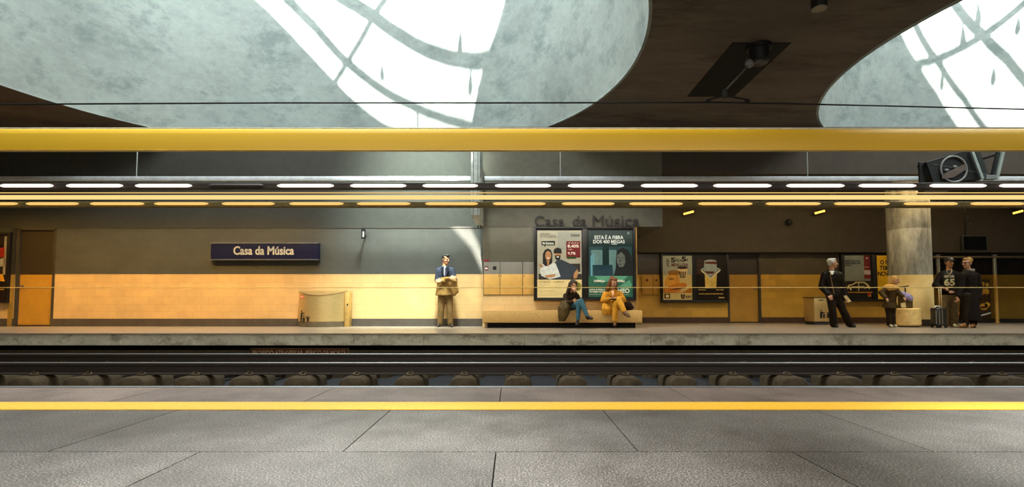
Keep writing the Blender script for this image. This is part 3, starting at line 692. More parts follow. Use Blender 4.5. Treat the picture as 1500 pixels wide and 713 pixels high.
mb = MB(); shell(mb, 0, 0, .13, .004); mb.build('plinth', M((104, 92, 70), .5, .4), t, autos=35)
n = 24; pts = [ax + (bx - ax) * i / n for i in range(n + 1)]
mb = MB(); mb.loft([[V(x, yf(x) - .006, zt_ - .33 * (Yb - yf(x)) + .004) for x in pts] + [V(bx, Yb + .18, zt_ + .012), V(ax, Yb + .18, zt_ + .012)], [V(x, yf(x) - .006, zt_ - .33 * (Yb - yf(x)) - .012) for x in pts] + [V(bx, Yb + .18, zt_ - .01), V(ax, Yb + .18, zt_ - .01)]]); mb.build('lid', M((150, 126, 80), .4, .6), t)
mb = MB(); mb.rbox((bx - .01, Yb - .06, .0), (bx + .1, Yb + .18, zt_ - .01), .01); sb = mb.build('side_box', M((184, 150, 84), .45, .4), t, autos=40)
mb = MB(); q = P(509, 446, Yb - .06); mb.rbox((q.x - .015, Yb - .07, q.z - .025), (q.x + .015, Yb - .06, q.z + .025), .003); mb.build('lock', black, sb)
def onfront(pts2, lift, mat, name):
    for pl_ in pts2:
        mb = MB()
        w = [P(x, y, Yb - .15) for x, y in pl_]
        tri = tessellate_polygon([w]); k = len(w)
        vs = [V(p.x, yf(p.x) - lift, p.z) for p in w] + [V(p.x, yf(p.x) - lift + .004, p.z) for p in w]
        mb.add(vs, [tuple(f) for f in tri] + [tuple(i + k for i in f) for f in tri] + [(i, (i + 1) % k, (i + 1) % k + k, i + k) for i in range(k)])
        mb.build(name, mat, t)
onfront([[(438, 432.8), (445.6, 432.8), (445.6, 436.8), (438, 436.8)]], .006, M((214, 90, 52), .5), 'orange_label')
onfront([[(439, 434.2), (444.6, 434.2), (444.6, 435.2), (439, 435.2)]], .009, white, 'label_print')
def circ2(cx, cy, r, n=10): return [(cx + r*math.cos(2*PI*i/n), cy + r*math.sin(2*PI*i/n)) for i in range(n)]
onfront([circ2(441, 455.6, 1.3), [(439.6, 457.6), (442.4, 457.6), (446.6, 457.8), (446.6, 459), (442.6, 459.4), (442.4, 464), (442, 472), (440.8, 472), (440.4, 466), (439.6, 472), (438, 472), (438.8, 463)],
         circ2(445.6, 462.6, 1.2), [(443.2, 465), (448, 465), (447.4, 472), (444, 472)], circ2(453, 463.2, 1.1), [(449, 462.4), (452, 464.6), (454, 464.6), (457, 463.8), (457, 465), (454.6, 466.6), (455.6, 471), (454.4, 471.4), (453, 468.6), (452.4, 472), (451, 472), (451.4, 466.6), (448.6, 463.2)]], .006, M((34, 28, 16), .6), 'pictogram')
# right litter bin
Yq = 14.3
a, b = P(1192, 434.5, Yq), P(1216, 474.5, Yq)
t = empty('litter_bin', ((a.x + b.x) / 2, Yq + .2, 0), 'square brass litter bin behind the grey haired man', 'litter bin')
mb = MB(); mb.rbox((a.x, Yq, .08), (b.x, Yq + .5, a.z - .03), .02); mb.build('body', brass_m, t, autos=40)
mb = MB(); mb.rbox((a.x - .015, Yq - .015, a.z - .03), (b.x + .015, Yq + .515, a.z), .012); mb.build('lid', M((116, 92, 48), .4, .5), t, autos=40)
mb = MB(); mb.box((a.x + .02, Yq + .02, 0), (b.x - .02, Yq + .48, .08)); mb.build('plinth', dgrey, t)
mb = MB(); rect(mb, 1199, 438.6, 1206, 440, Yq); mb.build('slot_label', dgrey, t)
mb = MB()
for pg in (circ2(1202.8, 454.6, 1.1), [(1201, 456.4), (1204.6, 456.4), (1207, 457.2), (1207, 458.4), (1204.8, 458.6), (1204.4, 466), (1201, 466)], circ2(1207, 457.6, 1.0), [(1205.4, 459.8), (1208.6, 459.8), (1208, 466), (1206, 466)], circ2(1212.6, 457.6, 1.0), [(1210, 457), (1212, 459), (1215, 458), (1214, 460.6), (1214.6, 465.6), (1211, 465.6), (1211.4, 460)]):
    mb = MB(); poly(mb, pg, Yq); mb.build('pictogram', M((34, 28, 16), .6), t)
# round seat beside pillar
Yt = 13.05
c = P(1328.5, 470, Yt); r = 17.2 * Yt / FPX
t = empty('drum_seat', (c.x, Yt, 0), 'low round drum seat beside the pillar', 'seat')
mb = MB(); mb.lathe((c.x, Yt, 0), [(r - .03, .03), (r, .06), (r, zat(451.5, Yt) - .02), (r - .02, zat(451.5, Yt)), (.001, zat(451.5, Yt))], n=40); mb.build('drum', M((240, 196, 118), .55), t, autos=40)
mb = MB(); mb.lathe((c.x, Yt, 0), [(r - .05, 0), (r - .05, .035)], n=40); mb.build('foot_ring', dgrey, t)
ZSEAT = zat(451.5, Yt); XSEAT = c.x
# luggage on the seat
t = empty('travel_bag', (XSEAT - .1, Yt, ZSEAT), 'lilac patterned bag with a pull handle on the drum seat', 'bag')
def pb(x, y): return P(x, y, Yt - .02)
mb = MB(); p, q = P(1318, 432, Yt), P(1334, 451, Yt); mb.rbox((p.x, Yt - .1, ZSEAT + .003), (q.x, Yt + .1, p.z), .03); mb.build('body', M((86, 66, 36), .6), t, autos=50)
lil = NT('lilac_pattern'); v_ = lil.n('ShaderNodeTexVoronoi'); v_.inputs['Scale'].default_value = 40; lil.l(lil.pos(), v_.inputs['Vector'])
mb = MB()
for x, y, rr in ((1318, 431, .075), (1325, 434, .09), (1329, 437, .07), (1314, 429, .06)): mb.ell(pb(x, y) + V(0, -.1, 0), (rr, .05, rr * .95))
mb.build('scarf', lil.fin(lil.ramp(v_.outputs['Distance'], [(.2, lin((62, 48, 90))), (.5, lin((176, 160, 196)))]), .8), t, remesh=.012)
mb = MB(); mb.beam(pb(1326, 433), pb(1326, 419.5), .02, .02); mb.beam(pb(1317, 420.5), pb(1331, 418.5), .025, .025); mb.beam(pb(1334, 450), pb(1334, 433), .018, .018); mb.build('pull_handle', M((48, 40, 30), .4), t)
mb = MB(); poly(mb, [(1319, 444), (1326, 442.6), (1327.4, 450.4), (1320, 450.4)], Yt - .1); mb.build('pale_pocket', M((206, 180, 120), .6), t)
# shopfront at far right
xs0 = P(1362, 420, YR).x
mb = MB(); mb.box((xs0, YR + .12, 0), (20, YR + .25, ztR))
tag(mb.build('window_1', yellow_cast('shop_panel', lin((26, 20, 14)), lin((132, 98, 30)), zat(402, YR), .25)), 'dark glazed shopfront behind the right group of people', 'shopfront', kind='structure')  # olive lower part stands for the yellow train cast
mb = MB(); mb.box((xs0, YR - .04, ztR - .16), (20, YR + .12, ztR)); mb.box((xs0, YR + .04, 0), (20, YR + .12, .12))
tag(mb.build('trim_1', M((40, 32, 22), .5)), 'dark head and sill of the shopfront', 'shopfront trim', kind='structure')
for x0, x1, lab in ((1373, 1378, 'round steel post of the shopfront left of the capped man'), (1456, 1461, 'round steel post of the shopfront right of the burger picture')):
    p = P((x0 + x1) / 2, 420, YR - .1); mb = MB(); mb.lathe((p.x, YR - .1, 0), [(.07, 0), (.07, .02), (.045, .025), (.045, ztR - .08), (.06, ztR - .075), (.06, ztR - .05)], n=20)
    tag(mb.build('steel_post', yellow_cast('post_%d' % x0, lin((150, 146, 134)), lin((214, 164, 74)), zat(402, YR), .35, .2), autos=40), lab, 'post')  # lower tone takes on the painted yellow cast
mb = MB(); p, q = P(1363, 376, YR - .2), P(1500, 375, YR - .2); mb.cyl((p.x, YR - .2, p.z), (q.x + 1, YR - .2, p.z), .025, n=12)
tag(mb.build('handrail', M((120, 104, 76), .4, .4), smooth=True), 'thin metal rail across the top of the shopfront posts', 'rail')
Y = YR + .06
a, b = P(1434, 409, Y), P(1452.5, 465, Y)
t = empty('burger_picture', ((a.x + b.x) / 2, Y, b.z), 'tall backlit picture of burgers in the shopfront', 'picture')
mb = MB(); mb.rbox((a.x, Y, b.z), (b.x, Y + .055, a.z), .006); mb.build('panel', M((60, 40, 14), .5), t)
def food(m): 
    for x, y, rx, ry in ((1438.6, 416, 3.6, 3.6), (1446, 417, 2.6, 3), (1442, 427, 7, 6), (1441, 449, 6, 5), (1446, 446, 4, 4)): disc(m, x, y, rx, ry, Y)
art(t, 'bun_print', M((214, 158, 52), .5), Y, food)
def fill(mb):
  for x, y, rx, ry in ((1442, 421, 4, 1.6), (1443, 432, 4, 1.8), (1440, 450, 5, 1.6)): disc(mb, x, y, rx, ry, Y, .006)
art(t, 'filling_print', M((74, 40, 10), .5), Y, fill)
art(t, 'tray_print', white, Y, lambda m: poly(m, [(1436, 461), (1451, 457), (1451, 459), (1436, 463)], Y, .006))
a, b = P(1396, 455, Y), P(1411, 464, Y)
t = empty('red_display', ((a.x + b.x) / 2, Y, b.z), 'small red display panel low in the shopfront', 'display')
mb = MB(); mb.rbox((a.x, Y, b.z), (b.x, Y + .055, a.z), .006); mb.build('panel', M((150, 40, 18), .5), t)
mb = MB(); poly(mb, [(1401, 461), (1405, 456), (1409, 461)], Y); mb.build('flame_print', M((232, 140, 40), .5), t)
# hanging monitor
Ym = 14.2
a, b = P(1409.5, 344.5, Ym), P(1447, 367.5, Ym)
t = empty('hanging_monitor', ((a.x + b.x) / 2, Ym, b.z), 'black monitor hung from a pole above the shopfront', 'monitor')
mb = MB(); mb.rbox((a.x, Ym, b.z), (b.x, Ym + .09, a.z), .012); mb.build('housing', M((30, 27, 24), .5), t, autos=40)
mb = MB(); mb.box((a.x + .03, Ym - .004, b.z + .03), (b.x - .03, Ym, a.z - .03)); mb.build('screen', M((8, 8, 8), .2), t)
q = P(1414.5, 340, Ym + .05); mb = MB(); mb.cyl((q.x, Ym + .05, a.z), (q.x, Ym + .05, ZF + .02), .02, n=10); mb.build('pole', black, t, smooth=True)
mb = MB(); q2 = P(1419, 325, Ym + .05); mb.path([q2 + V(.07 * math.cos(k * PI / 8), 0, .08 * math.sin(k * PI / 8)) for k in range(17)], .012); mb.build('cable_loop', black, t)
# security camera on dark wall
q = P(1153, 325, YR - .25)
t = empty('security_camera', q + V(0, -.02, 0), 'small dark camera on the plain wall above the recess', 'camera')
mb = MB(); mb.ell(q + V(0, -.1, -.02), (.09, .1, .09)); mb.build('dome', black, t, smooth=True)
mb = MB(); mb.cyl(q + V(0, 0, 0), q + V(0, -.06, 0), .06); mb.build('mount', dgrey, t, smooth=True)
# recess spot lamps
for x, y, lab in ((1018, 285, 'small lit spot lamp under the recess ceiling above the food posters'), (1218, 285, 'small lit spot lamp under the recess ceiling left of the pillar')):
    Yz = 14.6; q = P(x, y, Yz); t = empty('spot_lamp', (q.x, Yz, q.z), lab, 'spot lamp')
    mb = MB(); mb.lathe((q.x, Yz, q.z - .04), [(.09, 0), (.09, .1), (.05, .14), (.02, .15), (.02, ZF + .02 - q.z + .04)], n=16); mb.build('housing', dgrey, t, autos=40)
    mb = MB(); mb.lathe((q.x, Yz, q.z - .06), [(.02, 0), (.07, .004), (.08, .022)], n=16); mb.build('bulb', EM((255, 190, 80), 3), t, smooth=True)
for x, y, lab in ((1008, 312, 'tilted lit lamp on the plain wall above the food posters'), (1200, 311, 'yellow spot reflection made as a tilted lit bar on the plain wall left of the pillar'), (1490, 311, 'tilted lit lamp on the plain wall right of the monitor')):  # second one is a spot reflection's gleam, made as a glowing lamp
    Yz = YR - .25; q = P(x, y, Yz - .2); t = empty('wall_lamp', (q.x, Yz - .01, q.z), lab, 'wall lamp')
    mb = MB(); mb.cyl((q.x + .12, Yz, q.z + .06), (q.x + .05, Yz - .12, q.z + .03), .02); mb.beam((q.x - .14, Yz - .16, q.z - .03), (q.x + .16, Yz - .16, q.z + .05), .1, .06); mb.build('housing', dgrey, t)
    mb = MB(); mb.beam((q.x - .13, Yz - .215, q.z - .03), (q.x + .15, Yz - .215, q.z + .045), .012, .05); mb.build('diffuser', EM((255, 180, 66), 1.6), t)
# ---- hanging clock box
Yk = 11.9
def K(x, y, d=0): return P(x, y, Yk + d)
cc = K(1406, 246)
t = empty('hanging_clock', (cc.x, Yk, K(1400, 285).z), 'black hanging clock box with a pale ring above the right platform', 'clock')
f0, f1 = [K(1357, 237), K(1424, 218), K(1440, 262), K(1368, 268)], None
mb = MB(); mb.prism(f0, (.05, .35, 0)); mb.build('case', M((16, 17, 16), .5), t)
N = V(0, -1, 0)
ring = MB(); o = K(1396, 248)
pr_ = lambda r, k: o + V(r * math.cos(k * PI / 20), -.02, r * math.sin(k * PI / 20))
ring.path([pr_(.285, k) for k in range(41)], .022, 6); ring.build('ring', M((120, 120, 116), .5), t, smooth=True)
mb = MB(); mb.prism([K(1380, 262, -.03), K(1379, 256, -.03), K(1413, 240, -.03), K(1415, 248, -.03), K(1396, 260, -.03)], (0, -.012, 0)); mb.build('emblem_bar', M((86, 74, 66), .5), t)
for x, y in ((1387, 249), (1399, 244)):
    mb = MB(); mb.ell(K(x, y, -.03), (.05, .012, .03)); mb.build('emblem_dot', M((110, 110, 106), .5), t, smooth=True)
mb = MB(); mb.beam(K(1357, 237.5, -.005), K(1424, 217.5, -.005), .01, .012); mb.beam(K(1366, 240, -.005), K(1450, 256, -.005), .006, .008); mb.build('edge_trim', M((110, 114, 110), .4, .4), t)
mb = MB(); mb.rbox(K(1347, 237, .1), K(1353, 285, .16), .01); mb.build('hanger_post', M((22, 20, 17), .5), t)
for x0, x1 in ((1423, 1439), (1470, 1460)):
    mb = MB(); mb.beam(K(x0, 219, -.06), K(x1, 262, -.06), .06, .04, (0, 1, 0)); mb.build('bracket_arm', M((150, 160, 154), .4, .3), t)
    k = 1 if x0 < 1450 else -1
    mb = MB(); mb.beam(K(x0 + 6 * k, 219, .1), K(x1 + 6 * k, 262, .1), .1, .06, (0, 1, 0)); mb.build('bracket_web', M((30, 34, 33), .5), t)
mb = MB(); mb.rbox(K(1445, 256, -.05), K(1454, 264, .05), .01); mb.build('junction_box', M((112, 116, 112), .5), t)
mb = MB(); mb.rbox(K(1350, 267, -.03), K(1462, 273, .1), .008); mb.build('base_rail', M((30, 26, 20), .5), t)
mb = MB(); mb.prism([K(1356, 273, -.02), K(1398, 273, -.02), K(1384, 283, -.02), K(1352, 285, -.02)], (0, .2, 0)); mb.build('under_wedge', M((54, 42, 22), .5), t)
for x in (1424, 1470):
    q = K(x, 223); mb = MB(); mb.cyl((q.x, Yk + .05, q.z), (q.x, YB + .01, q.z), .03, n=8); mb.build('hanger_rod', dgrey, t, smooth=True)
# ---- ceiling panel with catenary support
a, b = PZ(1075, 62, ZC), PZ(1011, 141, ZC); b.x = PZ(1155, 62, ZC).x
mb = MB(); mb.rbox((3.55, a.y, ZC - .012), (4.5, b.y, ZC + .0), .004)
tag(mb.build('ceiling_panel', M((17, 15, 14), .8)), 'black rectangular panel fixed to the dark soffit', 'ceiling panel')
ZP = ZC - .012
YWI = 8.7
def Q(x, y): return P(x, y, YWI)
t = empty('catenary_support', (Q(1112, 80).x, YWI, Q(1112, 98).z), 'black hanger arm that holds the overhead wire below the ceiling panel', 'catenary support')
h = Q(1112, 70); zb = Q(1112, 91).z; xh = h.x
mb = MB(); mb.lathe((xh, YWI, zb), [(.13, 0), (.15, .02), (.15, ZP - zb - .05), (.2, ZP - zb - .05), (.2, ZP - zb)], n=24); mb.build('drop_tube', M((20, 19, 18), .4), t, autos=40)
mb = MB(); mb.lathe((xh, YWI, zb - .03), [(.12, 0), (.125, .03)], n=24); mb.build('collar', steel_d, t, smooth=True)
e = Q(1098, 93); f = Q(1062, 133)
mb = MB(); mb.ell(e, (.075, .06, .075)); mb.build('insulator', M((112, 108, 102), .4), t, smooth=True)
mb = MB(); mb.cyl((xh, YWI, zb - .01), e, .03); mb.cyl(e, f, .018); mb.build('arm', steel_d, t, smooth=True)
mb = MB(); mb.lathe(Q(1062, 144), [(.02, 0), (.05, .02), (.035, .05), (.055, .07), (.03, .12), (.04, .14)], n=16); mb.build('clamp', dgrey, t, smooth=True)
for x in (1037, 1095):
    mb = MB(); mb.cap(Q(1062, 140), Q(x, 146), .018, .014); mb.ell(Q(x, 147.5), (.05, .03, .028)); mb.build('spreader', black, t, smooth=True)
wire = MB(); wire.path([V(-20, YWI, P(-40, 154.5, YWI).z), P(-40, 153, YWI), P(400, 150.6, YWI), P(750, 150.6, YWI), P(1062, 150, YWI), P(1300, 155, YWI), P(1540, 161, YWI), V(20, YWI, P(1540, 163, YWI).z)], .014)
tag(wire.build('overhead_wire', M((12, 12, 12), .6), smooth=True), 'black overhead contact wire stretched across the tracks', 'wire')
# cylinder spot on soffit
q = P(1200, 6, 7.35)
t = empty('ceiling_spotlight', (q.x, 7.35, ZC), 'black cylindrical spotlight on the dark soffit at the top', 'spotlight')
mb = MB(); zq = P(1200, 13, 7.35).z; mb.lathe((q.x, 7.35, zq), [(.09, 0), (.105, .01), (.105, ZC - zq)], n=28); mb.build('housing', black, t, autos=40)
mb = MB(); mb.lathe((q.x, 7.35, zq - .004), [(.075, 0), (.1, 0), (.1, .012)], n=28); mb.build('rim', steel, t)

# ================================================================== TRACKS
railm = NT('rail_steel'); sx = railm.n('ShaderNodeSeparateXYZ'); railm.l(railm.pos(), sx.inputs[0])
mr = railm.n('ShaderNodeMapRange'); mr.inputs['From Min'].default_value = -.307; mr.inputs['From Max'].default_value = -.302; railm.l(sx.outputs[2], mr.inputs['Value'])
railm.l(mr.outputs[0], railm.b.inputs['Metallic'])
rail_mat = railm.fin(railm.mix(lin((56, 46, 38)), (.34, .35, .35), mr.outputs[0]), .5)
railm.l(mr.outputs[0], railm.b.inputs['Metallic'])
ZR = -.30
prof = [(-.075, -.172), (.075, -.172), (.075, -.155), (.012, -.14), (.009, -.06), (.035, -.045), (.036, -.01), (.026, 0), (-.026, 0), (-.036, -.01), (-.035, -.045), (-.009, -.06), (-.012, -.14), (-.075, -.155)]
def rail(Y, label):
    mb = MB(); mb.loft([[V(x, Y + p, ZR + q) for p, q in prof] for x in (-13.5, 13.5)])
    tag(mb.build('running_rail', rail_mat, autos=35), label, 'rail')
YA, YB2 = P(750, 531, 1).y, 0
def yz(py, z): return FY(py, z)
YRA, YRB, YRN = yz(530.5, ZR), yz(517.6, ZR), yz(565.5, ZR)
rail(YRN, 'steel rail closest to the near platform edge')
rail(YRA, 'middle steel rail resting on the rounded sleepers')
rail(YRB, 'steel rail closest to the far platform')
mb = MB(); mb.rbox((-13.5, YRN - .2, -.665), (13.5, YRN + .2, ZR - .172), .01)
tag(mb.build('rail_plinth', M((26, 24, 22), .9)), 'low dark plinth under the rail closest to the near platform', 'plinth')
slp = M((72, 58, 36), .85, var=.3, scale=12, bump=.3); ZS = ZR - .172
def sleeper():
    x = P(759, 553, YRA - .3).x
    t = empty('sleeper', (x, YRA, -.665), 'rounded concrete sleeper under the rails of the far track', 'sleeper', 'concrete sleepers of the far track')
    for yc in (YRA, YRB):
        mb = MB(); rings = []
        for k, y in enumerate((yc - .34, yc - .32, yc + .32, yc + .34)):
            s_ = .9 if k in (0, 3) else 1
            pf = [(-.2, -.665), (-.19, ZS - .09), (-.165, ZS - .04), (-.105, ZS - .002), (.105, ZS - .002), (.165, ZS - .04), (.19, ZS - .09), (.2, -.665)]
            rings.append([V(x + p * s_, y, q if q < -.6 else ZS - (ZS - q) - (.012 if k in (0, 3) else 0)) for p, q in pf])
        mb.loft(rings); bl = mb.build('block', slp, t, autos=50)
        for sg in (-1, 1):
            mb = MB(); y = yc + sg * .125; mb.rbox((x - .05, y - .04, ZS - .003), (x + .05, y + .04, ZS + .022), .006); mb.cyl((x, y, ZS + .02), (x, y, ZS + .06), .014, n=8); mb.path([V(x - .05, y, ZS + .02), V(x - .03, y - sg * .03, ZS + .038), V(x, y - sg * .03, ZS + .03), V(x + .03, y - sg * .03, ZS + .038), V(x + .05, y, ZS + .02)], .009, 6)
            mb.build('rail_clip', M((92, 78, 58), .5, .5), bl, autos=45)
    mb = MB(); mb.rbox((x - .04, YRA + .3, -.62), (x + .04, YRB - .3, -.56), .01); mb.build('tie_bar', M((48, 40, 32), .6, .4), t)
    return t
s0 = sleeper(); sx0 = s0.location.x
for k in range(-14, 15):
    if k == 0: continue
    o = copy_tree(s0); o.location.x = sx0 + .768 * k
# warning sign on platform face
Yw = YE + .2
a, b = P(367, 510.6, Yw - .02), P(509, 526, Yw - .02)
t = empty('warning_sign', ((a.x + b.x) / 2, Yw - .01, b.z), 'long rust red warning sign low on the far platform edge', 'sign')
mb = MB(); mb.rbox((a.x, Yw - .02, b.z), (b.x, Yw - .001, a.z), .004); mb.build('plate', M((76, 30, 18), .6), t)
mb = MB(); text(mb, 'PROIBIDO ATRAVESSAR. PERIGO DE MORTE', 369.5, 512.8, 507, 520.6, Yw - .02, .004, .02); mb.build('lettering', M((196, 150, 96), .6), t)
mb = MB(); mb.box((a.x - .01, Yw - .024, a.z - .004), (b.x + .02, Yw - .002, a.z + .008)); mb.box((b.x, Yw - .024, b.z), (b.x + .02, Yw - .002, a.z)); mb.build('frame', M((146, 112, 62), .5), t)

# ================================================================== TRAIN
YT0, YT1, XT = 7.3, 9.9, 13.4
def zt(py, Y): return P(750, py, Y).z
yel = NT('train_yellow'); ny = yel.noise(1.2, 4, .5, stretch=(.2, 1, 3))
yel_m = yel.fin(yel.ramp(ny, [(.3, (.90, .50, .022)), (.7, (.98, .58, .035))]), .4)
tr = empty('light_rail_train', (0, (YT0 + YT1) / 2, ZR), 'train with a yellow roof band and lit ceiling tubes on the far track', 'train')
z0, z1 = zt(219.3, YT0), zt(187, YT0)
mb = MB(); pf = [(0, z0), (0, z1 - .09), (.015, z1 - .05), (.03, z1 - .018), (.06, z1), (.1, z1 + .005), (.1, z0)]
mb.loft([[V(x, YT0 + p, q) for p, q in pf] for x in (-XT, XT)]); mb.build('roof_band', yel_m, tr, autos=25)
mb = MB(); mb.rbox((-XT, YT0 + .065, z1 + .002), (XT, YT0 + .11, z1 + .026), .006); mb.build('roof_highlight', M((216, 210, 190), .5), tr)  # pale strip for the bright highlight line along the roof edge
mb = MB(); mb.rbox((-XT, YT0 - .006, z0 - .009), (XT, YT0 + .02, z0 + .003), .003); mb.build('lower_trim', M((250, 196, 80), .5), tr)
Y2 = 9.5
za, zb_ = zt(285.5, Y2), zt(291.5, Y2)
mb = MB(); mb.rbox((-XT, Y2, zb_), (XT, Y2 + .05, za), .008); mb.build('light_strip', EM((255, 222, 142), .40), tr)
mb = MB(); k = zt(282, Y2); mb.rbox((-XT, Y2, k - .008), (XT, Y2 + .03, k + .006), .003); mb.build('upper_strip', EM((255, 206, 120), .34), tr)
Ya = 8.3
mb = MB(); mb.rbox((-XT, Ya + .035, zt(276, Ya)), (XT, Ya + .16, zt(266.5, Ya)), .012); mb.build('lamp_rail', M((52, 46, 42), .6), tr)
Yb_ = 9.2
mb = MB(); mb.rbox((-XT, Yb_ + .035, zt(303, Yb_)), (XT, Yb_ + .12, zt(294.5, Yb_)), .012); mb.build('lamp_rail', M((118, 98, 52), .6), tr)  # rail coloured tan to imitate the lamps' blurred glow
tubeA, tubeB = EM((255, 232, 214), .62), EM((255, 204, 112), .42)
off = M((66, 58, 54), .5)
def tubes(rows, Y, py, hh, m):
    for x0, x1 in rows:
        mm = m
        p, q = P(x0, py, Y), P(x1, py, Y); z = (p.z + q.z) / 2; c = (p.x + q.x) / 2; L_ = (q.x - p.x) / 2; ring = []
        mb = MB(); mb.loft([[V(c + f * L_, Y + hh * s_ * math.cos(2*PI*j/8), z + hh * s_ * math.sin(2*PI*j/8)) for j in range(8)] for f, s_ in ((-1, .25), (-.97, .55), (-.86, 1), (.86, 1), (.97, .55), (1, .25))])
        mb.build('ceiling_light', off if (x0, x1) == (305, 386) else mm, tr, smooth=True)
tubes([(-110, -30), (0, 78), (97, 180), (198, 281), (305, 386), (406, 489), (513, 595), (619, 700), (725, 807), (832, 914), (939, 1022), (1045, 1130), (1152, 1237), (1258, 1342), (1362, 1445), (1464, 1546)], Ya, 271.8, .027, tubeA)
tubes([(-62, 26), (38, 115), (132, 211), (226, 305), (325, 402), (424, 503), (523, 601), (623, 700), (722, 799), (823, 900), (922, 1000), (1023, 1102), (1122, 1202), (1222, 1303), (1324, 1403), (1422, 1501)], Yb_, 298.2, .023, tubeB)
for py, r_, Yh, m in ((421, .0048, 7.6, M((250, 206, 120), .5)),):
    mb = MB(); z = zt(py, Yh); mb.cyl((-XT, Yh, z), (XT, Yh, z), r_, n=8); mb.build('handrail', m, tr, smooth=True)
for sx_ in (-1, 1):                                  # end frames and bogies beyond both picture edges
    x0, x1 = sx_ * (XT - .7), sx_ * XT
    mb = MB(); mb.rbox((x0, YT0 - .0, -.05), (x1, YT1, .1), .02); mb.rbox((x0, YT0, .1), (x1, YT0 + .2, z1), .03); mb.rbox((x0, YT1 - .2, .1), (x1, YT1, z1), .03); mb.rbox((x0, YT0 + .2, z1 - .15), (x1, YT1 - .2, z1), .03)
    mb.build('end_frame', yel_m, tr, autos=40)
    mb = MB(); mb.rbox((x0 + .05 * sx_, YRA + .1, -.2), (x1 - .05 * sx_, YRB - .1, -.04), .02)
    bg = mb.build('bogie', dgrey, tr)
    for yy in (YRA, YRB):
        mb = MB(); c = (x0 + x1) / 2; mb.lathe((c, yy - .05, ZR + .2), [(.05, 0), (.2, 0), (.2, .1), (.215, .1), (.215, .12), (.05, .12)], (0, 1, 0), 28); mb.build('wheel', steel_d, bg, autos=40)
